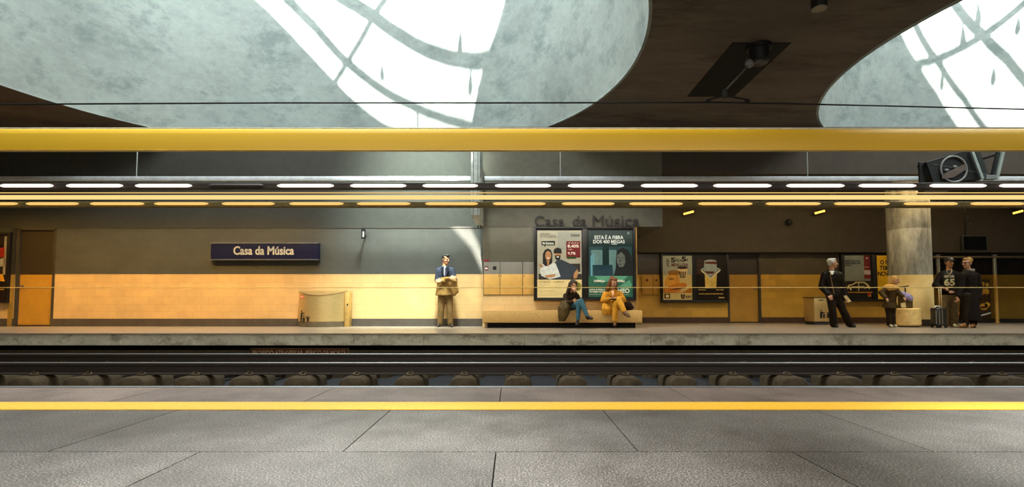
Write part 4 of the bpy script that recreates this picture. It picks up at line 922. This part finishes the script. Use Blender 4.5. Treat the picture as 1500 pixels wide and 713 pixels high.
# ================================================================== PEOPLE
skin = M((190, 136, 96), .55, var=.06); skin2 = M((176, 128, 92), .55, var=.06)
def cloth(rgb, wr=.35, sc_=16, rough=.8):
    t = NT('cloth_%d_%d_%d' % rgb); n1 = t.noise(sc_, 5, .65); n2 = t.noise(7, 3, .6, stretch=(1.5, 1.5, .8)); c = lin(rgb)
    t.bump(n2, wr, .05)
    return t.fin(t.ramp(n1, [(.3, sc(c, .72)), (.7, sc(c, 1.25))]), rough, spec=.12)
def frame(f, upv=(0, 0, 1)):
    f = Vector(f).normalized(); s_ = f.cross(Vector(upv)).normalized(); u = s_.cross(f).normalized()
    return f, s_, u
class Person:
    def __init__(s, label, base, J, face, k=1., hk=1., sk=None):
        s.J = {a: Vector(b) for a, b in J.items()}; J = s.J; s.k = k; s.hk = hk; s.sk = sk or skin
        s.root = empty('person', base, label, 'person'); s.face = frame(face)
        s.f, s.s, s.u = s.face
        sh = (J['sr'] - J['sl']).normalized(); ax = (J['neck'] - J['pel']).normalized()
        s.side = sh; s.fwd = Vector((0, 0, 1)).cross(sh) if True else None
        s.fwd = sh.cross(ax).normalized()
        if s.fwd.dot(J['tl'] + J['tr'] - J['al'] - J['ar']) < 0: s.fwd = -s.fwd
    def H(s, a, b, c): return s.J['head'] + (s.s * a + s.f * b + s.u * c) * s.hk
    def torso(s, mb, inf, hem=None, top=1.):
        J, k = s.J, s.k; pel, neck = J['pel'], J['neck']; ax = neck - pel; rings = []
        hipw = (J['hr'] - J['hl']).normalized()
        if hipw.dot(s.side) < 0: hipw = -hipw
        secs = [(-.14, .13, .10), (-.02, .165, .115), (.16, .15, .105), (.38, .145, .1), (.62, .168, .116), (.8, .168, .106), (.92, .112, .08), (1.0, .062, .06)]
        if hem is not None:
            h = Vector(hem[0]); rings.append((h, hem[1], hem[2], hipw))
        for t, a, b in secs:
            if hem is not None and t < 0: continue
            if t > top: continue
            w = hipw.lerp(s.side, max(0, min(1, t))).normalized()
            rings.append((pel + ax * t, a * k + inf, b * k + inf, w))
        out = []
        for c, a, b, w in rings:
            fw = s.fwd - w * s.fwd.dot(w); fw.normalize()
            out.append([c + w * a * math.cos(2*PI*j/20) + fw * b * math.sin(2*PI*j/20) for j in range(20)])
        mb.loft(out)
        for q in ('sl', 'sr'): mb.cap(pel + ax * .86, J[q] - ax.normalized() * .022 * k, .06 * k + inf, .05 * k + inf * .8)
    def arm(s, mb, q, inf, upto=1.):
        J, k = s.J, s.k; a, b, c = J['s' + q], J['e' + q], J['w' + q]
        a = a - (J['neck'] - J['pel']).normalized() * .022 * k; mb.cap(a, b, .05 * k + inf * .8, .043 * k + inf); mb.cap(b, b.lerp(c, upto), .043 * k + inf, (.043 + (.03 - .043) * upto) * k + inf)
    def leg(s, mb, q, inf, flare=0., upto=1.):
        J, k = s.J, s.k; a, b, c = J['h' + q], J['k' + q], J['a' + q]
        mb.cap(a, b, .085 * k + inf, .058 * k + inf); m = b.lerp(c, .3)
        mb.cap(b, m, .058 * k + inf, .056 * k + inf + flare * .3); mb.cap(m, b.lerp(c, upto), .056 * k + inf + flare * .3, .036 * k + inf + flare)
    def hand(s, mb, q, curl=.6, d=None, palm=None):
        J, k = s.J, s.k; w = J['w' + q]; d = (Vector(d) if d is not None else (w - J['e' + q])).normalized()
        n = Vector(palm) if palm is not None else s.fwd * -1
        n = (n - d * n.dot(d)).normalized(); sd = d.cross(n).normalized()
        th = sd if (sd.dot(s.u) > 0 or abs(sd.dot(s.u)) < .2 and sd.dot(s.fwd) > 0) else -sd
        k = k * 1.0
        for i, (o_, L) in enumerate(((.033, .072), (.011, .08), (-.011, .075), (-.032, .06))):
            kn = w + d * .088 * k + th * o_ * k
            mb.cap(w + th * o_ * .55 * k, kn, .015 * k, .0125 * k, 8)
            d1 = (d * math.cos(curl * .7) + n * math.sin(curl * .7)); d2 = (d * math.cos(curl * 1.6) + n * math.sin(curl * 1.6))
            m = kn + d1 * L * .52 * k; mb.cap(kn, m, .0098 * k, .009 * k, 8); mb.cap(m, m + d2 * L * .5 * k, .009 * k, .0075 * k, 8)
        t0 = w + d * .025 * k + th * .028 * k; t1 = t0 + (d * .6 + th * .75 + n * .25).normalized() * .04 * k; t2 = t1 + (d * .9 + th * .2 + n * .4).normalized() * .032 * k
        mb.cap(t0, t1, .014 * k, .011 * k, 8); mb.cap(t1, t2, .0105 * k, .0085 * k, 8)
    def headm(s, mb):
        H = s.H; R = Matrix((s.s, s.f, s.u)).transposed(); h = s.hk
        def e(c, r): mb.ell(H(*c), tuple(x * h for x in r), R)
        e((0, -.008, .03), (.074, .094, .084)); e((0, .022, -.03), (.06, .066, .078)); e((0, .05, -.09), (.034, .034, .026))
        e((0, .078, .022), (.048, .014, .012))
        mb.cap(H(0, .088, .01), H(0, .108, -.03), .009 * h, .014 * h, 8)
        for g in (-1, 1):
            e((g * .075, -.006, -.01), (.012, .02, .032)); e((g * .032, .062, -.03), (.022, .02, .02))
        mb.cap(H(0, -.02, -.06), s.J['neck'] - (s.J['neck'] - s.J['pel']).normalized() * .03, .05 * h, .06 * s.k)
    def body(s, legs_bare=False, hands=(('l', {}), ('r', {}))):
        mb = MB(); s.headm(mb); s.torso(mb, -.006)
        for q in 'lr': s.arm(mb, q, -.004); s.leg(mb, q, -.006); mb.cap(s.J['a' + q], s.J['t' + q].lerp(s.J['a' + q], .25), .034 * s.k, .03 * s.k)
        for q, kw in hands: s.hand(mb, q, **kw)
        s.b = mb.build('body', s.sk, s.root, remesh=.0062, smoothit=2)
        H = s.H; R = Matrix((s.s, s.f, s.u)).transposed(); h = s.hk
        for g in (-1, 1):
            mb = MB(); mb.ell(H(g * .031, .079, .0), (.013 * h, .009 * h, .008 * h), R); mb.build('eye', M((214, 206, 190), .3), s.root, smooth=True)
            mb = MB(); mb.ell(H(g * .031, .0855, .0), (.006 * h, .004 * h, .006 * h), R); mb.build('iris', M((30, 20, 14), .3), s.root, smooth=True)
            mb = MB(); mb.cap(H(g * .016, .091, .02), H(g * .048, .08, .018), .005 * h, .004 * h, 6); mb.build('eyebrow', M((40, 28, 18), .7), s.root, smooth=True)
        mb = MB(); mb.ell(H(0, .086, -.062), (.025 * h, .01 * h, .008 * h), R); mb.build('mouth', M((140, 76, 62), .5), s.root, smooth=True)
    def shoes(s, m, hi=.0, heel=0.):
        for q in 'lr':
            a, t = s.J['a' + q], s.J['t' + q]; k = s.k; d = (t - a); mb = MB()
            dn = (s.J['k' + q] - a).normalized(); sole = a - dn * .055 * k
            back = sole - Vector((d.x, d.y, d.z)).normalized() * .045 * k
            mb.cap(back, t, .036 * k, .036 * k); mb.cap(a, a.lerp(t, .7), .042 * k, .034 * k); mb.cap(sole, a, .042 * k, .042 * k)
            mb.cap(t.lerp(a, .25), t, .042 * k, .034 * k)
            if hi: mb.cap(a, a + dn * hi, .045 * k, .05 * k)
            mb.build('shoe', m, s.root, remesh=.009, smoothit=3)
    def trousers(s, m, inf=.016, flare=.012, upto=.97):
        mb = MB(); J = s.J; mb.cap(J['pel'], J['pel'] + (J['neck'] - J['pel']) * .14, .125 * s.k + inf, .13 * s.k + inf)
        for q in 'lr': mb.cap(J['pel'], J['h' + q], .10 * s.k + inf, .088 * s.k + inf); s.leg(mb, q, inf, flare, upto)
        return mb.build('trousers', m, s.root, remesh=.011, smoothit=5)
    def top(s, name, m, inf=.022, hem=None, sleeves=1., upto=.95, extra=None, topcut=.97):
        mb = MB(); s.torso(mb, inf, hem, topcut)
        if sleeves:
            for q in 'lr': s.arm(mb, q, inf, upto)
        if extra: extra(mb)
        n_ = s.J['neck']; ax = (n_ - s.J['pel']).normalized()
        mb.path([n_ - ax * .012 + (s.side * math.cos(i * PI / 8) + s.fwd * math.sin(i * PI / 8)) * (.05 * s.k + inf * .8) - ax * .03 * max(0, math.sin(i * PI / 8)) for i in range(17)], .016 * s.k + inf * .3, 8)
        return mb.build(name, m, s.root, remesh=.011, smoothit=5)
    def hair(s, m, parts, vox=.009):
        mb = MB(); R = Matrix((s.s, s.f, s.u)).transposed(); h = s.hk
        for p in parts:
            if len(p) == 2: mb.ell(s.H(*p[0]), tuple(x * h for x in p[1]), R)
            else: mb.cap(s.H(*p[0]), s.H(*p[1]), p[2] * h, p[3] * h)
        return mb.build('hair', m, s.root, remesh=vox, smoothit=2)
SHORT = [((0, -.034, .052), (.081, .088, .076)), ((0, .02, .094), (.066, .054, .03)), ((0, -.06, .0), (.07, .05, .07)), ((-.07, -.01, .03), (.014, .04, .04)), ((.07, -.01, .03), (.014, .04, .04))]
def base(px, py=479.5):
    y = FY(py); return P(px, py, y)
def gx(Y0, **kw):
    """joints from (px, py, depth offset)"""
    return {a: P(v[0], v[1], Y0 + (v[2] if len(v) > 2 else 0)) for a, v in kw.items()}

# ---- standing man with folded arms
Y0 = FY(478.6); b = P(652, 478, Y0); b.z = 0
p = Person('man in dark jacket standing with folded arms against the tiled wall', b, gx(Y0, head=(653, 379.6, -.02), neck=(651.6, 389.5), sl=(642.5, 394.6), sr=(662.5, 394.6), el=(640.5, 410.5, -.03), er=(666, 411.5, -.05), wl=(659, 407.4, -.24), wr=(646.5, 411.8, -.2),
    pel=(652, 426.5), hl=(647.4, 429), hr=(657.6, 429), kl=(646.2, 452.6, -.03), kr=(658.6, 452.6, -.03), al=(644.6, 474.2), ar=(659.8, 474.2), tl=(642, 477, -.17), tr=(662.2, 477, -.17)), (.72, -.66, -.16))
p.body(hands=(('l', dict(d=(1, -.1, .12), palm=(-.1, 1, -.2), curl=.5)), ('r', dict(d=(-1, .1, .1), palm=(.1, 1, -.2), curl=.5))))
p.hair(M((28, 24, 20), .6), SHORT + [((0, .05, .095), (.06, .05, .03))])
p.trousers(cloth((112, 88, 50)), .018, .016)
p.shoes(M((38, 30, 22), .4))
J = p.J; hp = J['pel'] + V(0, 0, -.07)
p.top('jacket', cloth((46, 50, 62), .5), .026, None, 1, .3, topcut=.95)
def skirt(mb):
    mb.loft([[J['pel'] + V(a * math.cos(2*PI*j/18), b_ * math.sin(2*PI*j/18), z) for j in range(18)] for a, b_, z in ((.235, .185, -.1), (.215, .17, .04), (.19, .15, .2))])
    mb.cap(J['er'] + V(.0, -.08, -.02), P(669, 427, Y0 - .12), .07, .05); mb.cap(P(660, 414, Y0 - .16), P(665, 430, Y0 - .12), .08, .06)
    for q in 'lr': mb.cap(J['e' + q].lerp(J['w' + q], .02), J['e' + q].lerp(J['w' + q], .9), .06, .048)
mb = MB(); skirt(mb); mb.build('coat_tail', cloth((134, 102, 52), .6), p.root, remesh=.011, smoothit=4)  # lower jacket and forearms, coloured tan for the train's yellow cast
mb = MB(); q = J['neck']; mb.prism([P(648, 389.5, Y0 - .15), P(655.4, 389.5, Y0 - .15), P(653.6, 404, Y0 - .19), P(651, 404, Y0 - .19)], (0, .05, 0)); mb.build('shirt', M((170, 170, 172), .7), p.root)
mb = MB(); mb.prism([P(651.4, 392, Y0 - .165), P(653.2, 392, Y0 - .165), P(653.8, 402, Y0 - .2), P(652.4, 405, Y0 - .2), P(651.2, 402, Y0 - .2)], (0, .02, 0)); mb.build('tie', M((40, 42, 56), .6), p.root)
for g in (-1, 1):
    mb = MB(); mb.prism([P(651.8 + g * 1.5, 389, Y0 - .16), P(651.8 + g * 6, 392, Y0 - .15), P(651.8 + g * 5, 398, Y0 - .17), P(651.8 + g * 1.8, 404, Y0 - .2)], (0, .025, 0)); mb.build('lapel', cloth((26, 26, 32)), p.root)

# ---- seated dark haired woman
Y0 = 12.5; b = P(838, 454, Y0); b.z = zat(454.5, YBF)
p = Person('woman with long dark hair and jeans hunched on the bench', b, gx(Y0, head=(840, 417.5, -.22), neck=(836, 427.2, -.08), sl=(828.4, 431.6, -.06), sr=(845, 431.6, -.12), el=(829, 444, -.16), er=(849.4, 442, -.22), wl=(838.4, 441.4, -.34), wr=(842.6, 428.6, -.36),
    pel=(836, 446.8), hl=(832, 447.8), hr=(841, 447.8), kl=(848, 444.6, -.42), kr=(851, 440.8, -.46), al=(846.4, 470.5, -.42), ar=(860.4, 463, -.56), tl=(844.6, 474.6, -.58), tr=(867, 466.2, -.66)), (.55, -.72, -.45), .92, .95)
p.body(hands=(('l', dict(d=(.9, -.3, 0), curl=.8)), ('r', dict(d=(-.3, -.2, 1), palm=(-.3, .8, 0), curl=.9))))
dh = M((48, 32, 16), .5, var=.3, scale=40)
p.hair(dh, SHORT + [((-.06, .0, .0), (-.085, -.0, -.3), .05, .045), ((-.05, -.05, .0), (-.07, -.04, -.34), .06, .05), ((.06, -.04, .0), (.07, -.03, -.24), .045, .035), ((0, -.08, .0), (0, -.08, -.26), .07, .06), ((.0, .06, .085), (-.07, .05, -.06), .03, .035)])
p.trousers(cloth((62, 96, 104)), .008, .002, .94)
p.shoes(M((36, 22, 12), .5))
p.top('sweater', cloth((48, 36, 20)), .016, upto=.96)
mb = MB(); mb.loft([[P(x, y, Y0 + d) + V(a * math.cos(2*PI*j/14), c_ * math.sin(2*PI*j/14), 0) for j in range(14)] for x, y, d, a, c_ in ((823, 470.5, -.28, .07, .06), (825, 462, -.26, .12, .09), (827, 450, -.2, .15, .12), (831, 440, -.14, .12, .1))])
mb.build('draped_coat', cloth((78, 60, 28), .9, rough=.5), p.root, remesh=.011, smoothit=3)
mb = MB(); a = P(845, 439.2, Y0 - .42); mb.prism([P(837, 440.8, Y0 - .3), P(851, 438.6, Y0 - .5), P(853, 440, Y0 - .44), P(839.4, 442, Y0 - .24)], (0, 0, .012))
tag(mb.build('paper_sheet', M((206, 186, 140), .7)), 'pale sheet of paper on the lap of the dark haired woman', 'paper')

# ---- seated woman in mustard coat
Y0 = 12.52; b = P(898, 454, Y0); b.z = zat(454.5, YBF)
p = Person('curly haired woman in mustard coat reading on the bench', b, gx(Y0, head=(898.4, 413.6, -.1), neck=(897, 424.4, -.02), sl=(886.6, 429.6, -.03), sr=(908.4, 429.6, -.03), el=(883.2, 441, -.1), er=(913.4, 440, -.1), wl=(892.6, 438, -.34), wr=(905.4, 436.4, -.36),
    pel=(897.6, 446.8), hl=(892.8, 447.8), hr=(902.8, 447.8), kl=(901.4, 443.6, -.44), kr=(906.6, 438.4, -.48), al=(900.6, 471.6, -.42), ar=(914.4, 456.6, -.62), tl=(900.6, 475.6, -.6), tr=(920.8, 462.8, -.74)), (.36, -.86, -.36), .95, .97)
p.body(hands=(('l', dict(d=(.95, -.3, .1), palm=(0, 0, 1), curl=.5)), ('r', dict(d=(-.95, -.3, .1), palm=(0, 0, 1), curl=.5))))
ch = M((104, 60, 24), .6, var=.35, scale=45)
random.seed(5); curls = []
for k in range(70):
    a = random.uniform(0, 2 * PI); z = random.uniform(-.22, .1); r_ = .088 if z > -.05 else .1
    if math.sin(a) > .35 and z < .06: continue
    curls.append(((r_ * math.cos(a) * (1 if z < .04 else .75), -.03 + r_ * math.sin(a) * .9, z), (.03, .03, .034)))
p.hair(ch, SHORT[:3] + curls + [((.08, -.02, -.0), (.11, -.02, -.18), .045, .05), ((-.08, -.02, -.0), (-.11, -.02, -.18), .045, .05)], .008)
mus = cloth((186, 126, 34), .5)
p.trousers(cloth((206, 142, 42), .5), .014, .012, .9)
p.shoes(M((96, 62, 24), .5), hi=.12)
mb_ = None
p.top('coat', mus, .026, upto=.93, topcut=.94)
mb = MB(); mb.loft([[P(x, y, Y0 + d) + V(a * math.cos(2*PI*j/14), c_ * math.sin(2*PI*j/14), 0) for j in range(14)] for x, y, d, a, c_ in ((889, 460.5, -.32, .115, .05), (889, 452, -.3, .12, .08), (890, 444, -.12, .13, .13), (894, 440, -.06, .12, .12))])
mb.build('coat_tail', mus, p.root, remesh=.011, smoothit=3)
mb = MB(); mb.prism([P(893.6, 425.6, Y0 - .13), P(901, 425.6, Y0 - .13), P(898, 433, Y0 - .17)], (0, .03, 0)); mb.build('neckline', M((216, 160, 108), .6), p.root)
for g in (-1, 1):
    mb = MB(); mb.prism([P(897.4 + g * 2.4, 425, Y0 - .135), P(897.4 + g * 6.6, 427, Y0 - .12), P(897.4 + g * 5.6, 432, Y0 - .15), P(897.8 + g * .4, 435.6, Y0 - .175)], (0, .022, 0)); mb.build('lapel', cloth((160, 104, 26)), p.root)
t = empty('open_book', P(899, 437.6, Y0 - .42), 'open book on the lap of the woman in the mustard coat', 'book')
for x0, x1, yy in ((892.6, 898.8, 439.2), (898.8, 907, 436.6)):
    mb = MB(); mb.prism([P(x0, 437.6 + (yy - 438) * .3, Y0 - .5), P(x1, 436.2, Y0 - .5), P(x1, 437.6, Y0 - .36), P(x0, 439.4, Y0 - .36)], (0, 0, .014)); mb.build('page_block', M((222, 190, 124), .7), t)
mb = MB(); mb.prism([P(892.2, 438.8, Y0 - .51), P(907.4, 436.8, Y0 - .51), P(907.4, 438.2, Y0 - .35), P(892.2, 440, Y0 - .35)], (0, 0, .006)); mb.build('cover', M((60, 36, 16), .6), t)
t = empty('handbag', P(917, 454, Y0), 'black handbag on the bench beside the woman in mustard', 'handbag')
mb = MB(); zb = zat(454.5, YBF); c = P(919.4, 447, Y0 - .02); mb.ell((c.x, Y0 - .0, zb + .1), (.12, .09, .105)); mb.ell((c.x + .05, Y0, zb + .07), (.1, .08, .07)); mb.build('bag_body', cloth((34, 22, 12), .5), t, remesh=.012)
mb = MB(); mb.path([V(c.x - .1, Y0 - .02, zb + .12), V(c.x - .06, Y0 - .03, zb + .22), V(c.x + .02, Y0 - .03, zb + .23), V(c.x + .08, Y0 - .02, zb + .14)], .01); mb.build('bag_handle', black, t, smooth=True)

# ---- grey haired man
Y0 = FY(479.3); b = P(1228, 479, Y0); b.z = 0
p = Person('grey haired man in black leather jacket looking along the platform', b, gx(Y0, head=(1219.6, 385.6), neck=(1217.8, 394.4, .02), sl=(1207.6, 400.6, .02), sr=(1229.4, 401, -.02), el=(1203.6, 419.6, .02), er=(1235.4, 420, -.04), wl=(1213, 431, -.12), wr=(1238.8, 434.6, -.08),
    pel=(1221.6, 431.4), hl=(1217.4, 434), hr=(1226, 434), kl=(1219.6, 455.4, -.05), kr=(1235.2, 455.4, -.06), al=(1221, 474.6), ar=(1244.6, 474.4), tl=(1226, 477.8, -.14), tr=(1252, 477.4, -.13)), (.95, -.3, .02))
p.body(hands=(('l', dict(curl=.8)), ('r', dict(curl=1.0, palm=(-1, 0, 0)))))
p.hair(M((186, 182, 170), .7), SHORT)
p.trousers(cloth((32, 22, 11)), .024, .024)
p.shoes(M((28, 20, 14), .4))
p.top('leather_jacket', cloth((26, 18, 9), .8, 10, .35), .032, (p.J['pel'] + V(.0, 0, -.06), .19, .15))
mb = MB(); mb.prism([P(1215.6, 396, Y0 - .13), P(1222, 396.6, Y0 - .13), P(1220.4, 402, Y0 - .17), P(1218, 402, Y0 - .17)], (0, .04, 0)); mb.build('shirt_collar', M((196, 186, 160), .7), p.root)
mb = MB(); mb.prism([P(1215.8, 402, Y0 - .165), P(1216.8, 402, Y0 - .165), P(1222.8, 430, Y0 - .19), P(1221.4, 430, Y0 - .19)], (0, .02, 0)); mb.build('jacket_seam', M((96, 68, 30), .5), p.root)
mb = MB(); mb.prism([P(1236.6, 433, Y0 - .16), P(1240.4, 432.6, Y0 - .16), P(1247, 441, Y0 - .12), P(1242.6, 443.6, Y0 - .12)], (0, .035, 0))
tag(mb.build('folded_newspaper', M((222, 190, 130), .7)), 'folded newspaper in the hand of the grey haired man', 'newspaper')

# ---- small figure bending at drum seat
Y0 = FY(479.2) - .05; b = P(1306, 478, Y0); b.z = 0
p = Person('small fair haired person in dark coat leaning over the drum seat', b, gx(Y0, head=(1311, 410.4, -.1), neck=(1307.4, 417, -.04), sl=(1297.6, 422.4, -.06), sr=(1312.8, 422.6, -.02), el=(1290.4, 428.4, -.06), er=(1317, 429.6, -.12), wl=(1297.6, 436, -.2), wr=(1322.4, 434.4, -.2),
    pel=(1303.4, 445.6), hl=(1300.4, 447.4), hr=(1307.2, 447.4), kl=(1301.8, 461.4, -.03), kr=(1307.8, 461.4, -.03), al=(1302.6, 475, -.0), ar=(1308.6, 475), tl=(1306.6, 477.6, -.1), tr=(1313, 477.6, -.1)), (.85, -.4, -.35), .72, .86)
p.body(hands=(('l', dict(curl=.9)), ('r', dict(curl=.7, palm=(0, 0, -1)))))
p.hair(M((196, 148, 74), .7), SHORT + [((0, -.05, .0), (0, -.08, -.1), .07, .05)])
p.trousers(cloth((44, 30, 14)), .014, .014)
p.shoes(M((186, 170, 140), .5))
p.top('coat', cloth((70, 50, 22), .6), .024, (p.J['pel'] + V(.0, 0, -.08), .17, .15))
mb = MB(); mb.ell(P(1304, 421, Y0 - .05), (.16, .13, .085)); mb.build('shawl', cloth((208, 156, 74), .6), p.root, remesh=.011)

# ---- man in cap
Y0 = FY(479.4) + .25; b = P(1390, 479, Y0); b.z = 0
p = Person('man in black cap and numbered shirt standing behind a suitcase', b, gx(Y0, head=(1390.6, 384.6, -.02), neck=(1390.2, 395.4), sl=(1379.6, 400.6), sr=(1401.6, 400.6), el=(1370.6, 417.6, -.02), er=(1405, 418, .0), wl=(1379.6, 422.6, -.3), wr=(1397.6, 427.6, -.2),
    pel=(1389.6, 430.6), hl=(1384.6, 433), hr=(1394.8, 433), kl=(1382.8, 454.6, -.04), kr=(1397, 454.6, -.04), al=(1384, 474.6), ar=(1396.4, 474.4), tl=(1382.4, 477.6, -.16), tr=(1400.6, 477.4, -.16)), (-.12, -.98, 0))
p.body(hands=(('l', dict(d=(.4, -.9, .1), palm=(0, 0, -1), curl=1.2)), ('r', dict(d=(-.8, -.5, .1), palm=(0, .6, -1), curl=.6))))
p.hair(M((26, 20, 14), .7), SHORT[:1] + SHORT[2:])
p.trousers(cloth((128, 104, 64), .8, rough=.5), .026, .026)
p.shoes(M((226, 212, 180), .5))
p.top('jacket', cloth((22, 13, 5), .5), .034, (p.J['pel'] + V(0, 0, -.02), .2, .16))
bk = M((18, 16, 13), .6)
mb = MB(); mb.ell(p.H(0, -.01, .075), (.087, .103, .065), Matrix((p.s, p.f, p.u)).transposed()); c1 = p.H(0, .09, .058)
mb.cap(p.H(-.05, .08, .056), p.H(-.035, .15, .046), .012, .009); mb.cap(p.H(.05, .08, .056), p.H(.035, .15, .046), .012, .009); mb.cap(p.H(0, .09, .06), p.H(0, .165, .05), .018, .01); mb.cap(p.H(-.025, .09, .06), p.H(-.02, .16, .05), .016, .01); mb.cap(p.H(.025, .09, .06), p.H(.02, .16, .05), .016, .01)
cp = mb.build('cap', bk, p.root, remesh=.008)
mb = MB(); mb.ell(p.H(0, .094, .095), (.016, .01, .016)); mb.build('cap_badge', white, cp)
mb = MB(); yy = Y0 - .172; mb.prism([P(1384, 396, yy + .05), P(1396, 396, yy + .05), P(1398, 408, yy), P(1396.8, 425, yy), P(1383, 425, yy), P(1382.4, 408, yy)], (0, .06, 0)); sh_ = mb.build('shirt', M((24, 20, 15), .7), p.root)
mb = MB(); text(mb, '65', 1382.6, 408, 1398, 418.4, yy, .012, .035); text(mb, 'NEW YORK', 1383, 403, 1397.4, 406.6, yy, .012, .03); text(mb, '***', 1386.6, 419.6, 1395, 421.6, yy, .012, .03); mb.build('number_print', M((216, 190, 130), .6), sh_)
mb = MB(); mb.path([P(1386.4, 395.4, yy + .03), P(1388, 399.6, yy - .004), P(1390.4, 402, yy - .006), P(1393, 399.6, yy - .004), P(1394.6, 395.4, yy + .03)], .006, 6); mb.build('chain', M((190, 160, 90), .3, .6), sh_, smooth=True)
# suitcase
Ys = FY(479.6) - .12
a, b_ = P(1366.5, 450.6, Ys), P(1383, 476, Ys)
t = empty('suitcase', ((a.x + b_.x) / 2, Ys, 0), 'dark wheeled suitcase with raised handle beside the capped man', 'suitcase')
mb = MB(); mb.rbox((a.x, Ys - .11, .05), (b_.x, Ys + .11, a.z), .035); bd = mb.build('shell', M((34, 32, 30), .3), t, autos=50)
for x in (1371, 1376, 1380):
    q = P(x, 460, Ys - .11); mb = MB(); mb.rbox((q.x - .012, Ys - .118, .09), (q.x + .012, Ys - .108, a.z - .05), .003); mb.build('rib', M((120, 112, 96), .3, .3), bd)
for x, y in ((a.x + .03, Ys - .08), (b_.x - .03, Ys - .08), (a.x + .03, Ys + .08), (b_.x - .03, Ys + .08)):
    mb = MB(); mb.cyl((x - .012, y, .027), (x + .012, y, .027), .027); mb.box((x - .016, y - .01, .03), (x + .016, y + .01, .06)); mb.build('wheel', black, t, autos=40)
mb = MB(); h0, h1 = P(1379.4, 451, Ys), P(1382.4, 451, Ys); zt2 = P(1381, 421, Ys).z
mb.cyl((h0.x, Ys + .06, a.z - .01), (h0.x, Ys + .06, zt2), .009, n=8); mb.cyl((h1.x, Ys + .06, a.z - .01), (h1.x, Ys + .06, zt2), .009, n=8); mb.build('handle_tube', M((220, 190, 128), .4, .2), t, smooth=True)
mb = MB(); mb.cap((h0.x - .05, Ys + .06, zt2), (h1.x + .05, Ys + .06, zt2), .016); mb.build('handle_grip', M((206, 180, 128), .5), t, smooth=True)
mb = MB(); mb.path([V(a.x + .04, Ys, a.z), V(a.x + .06, Ys, a.z + .035), V(a.x + .15, Ys, a.z + .035), V(a.x + .17, Ys, a.z)], .014); mb.build('carry_handle', M((206, 198, 176), .5), t, smooth=True)

# ---- woman in long dark coat
Y0 = FY(479.2) - .32; b = P(1419, 479, Y0); b.z = 0
p = Person('person in long dark coat with a fair hair bun and tan boots', b, gx(Y0, head=(1415.8, 385.4, -.04), neck=(1419, 396), sl=(1409.6, 402.4, -.14), sr=(1430, 402.4, .12), el=(1407, 420.6, -.16), er=(1433.4, 420.6, .12), wl=(1404.4, 434, -.2), wr=(1432, 437.6, .06),
    pel=(1419.6, 431), hl=(1416, 433.4, -.07), hr=(1423.6, 433.4, .07), kl=(1415.6, 454.8, -.08), kr=(1425, 454.8, .03), al=(1414.6, 474.2, -.07), ar=(1426.4, 474.2), tl=(1407.6, 477.2, -.14), tr=(1424, 477.4, -.16)), (-.93, -.36, .0))
p.body(hands=(('l', dict(curl=.8)), ('r', dict(curl=.8))))
gold = M((150, 106, 44), .6, var=.3, scale=40)
p.hair(gold, SHORT + [((0, -.125, .07), (.062, .062, .06)), ((.0, -.09, .1), (.05, .05, .045)), ((0, .05, .09), (.05, .04, .03))])
p.trousers(cloth((34, 24, 12)), .016, .012)
p.shoes(M((132, 88, 36), .5), hi=.08)
p.top('long_coat', cloth((22, 13, 5), .5), .036, (V(p.J['pel'].x, p.J['pel'].y, .17), .23, .2))
mb = MB(); c0 = p.J['neck']; mb.path([c0 + (p.side * .085 * math.cos(k * PI / 8) + p.fwd * .08 * math.sin(k * PI / 8)) + V(0, 0, .0 + .012 * math.sin(k)) for k in range(17)], .034); mb.build('collar', cloth((112, 100, 84), .5), p.root, remesh=.01)
mb = MB()
for g in (-1, 1): mb.path([p.H(g * .031 + .024 * math.cos(k * PI / 5), .1, .024 * math.sin(k * PI / 5)) for k in range(11)], .004, 5)
mb.path([p.H(-.01, .102, .004), p.H(.01, .102, .004)], .004, 5)
for g in (-1, 1): mb.path([p.H(g * .055, .098, .004), p.H(g * .08, -.0, .008)], .004, 5)
mb.build('glasses', M((22, 18, 14), .4), p.root, smooth=True)
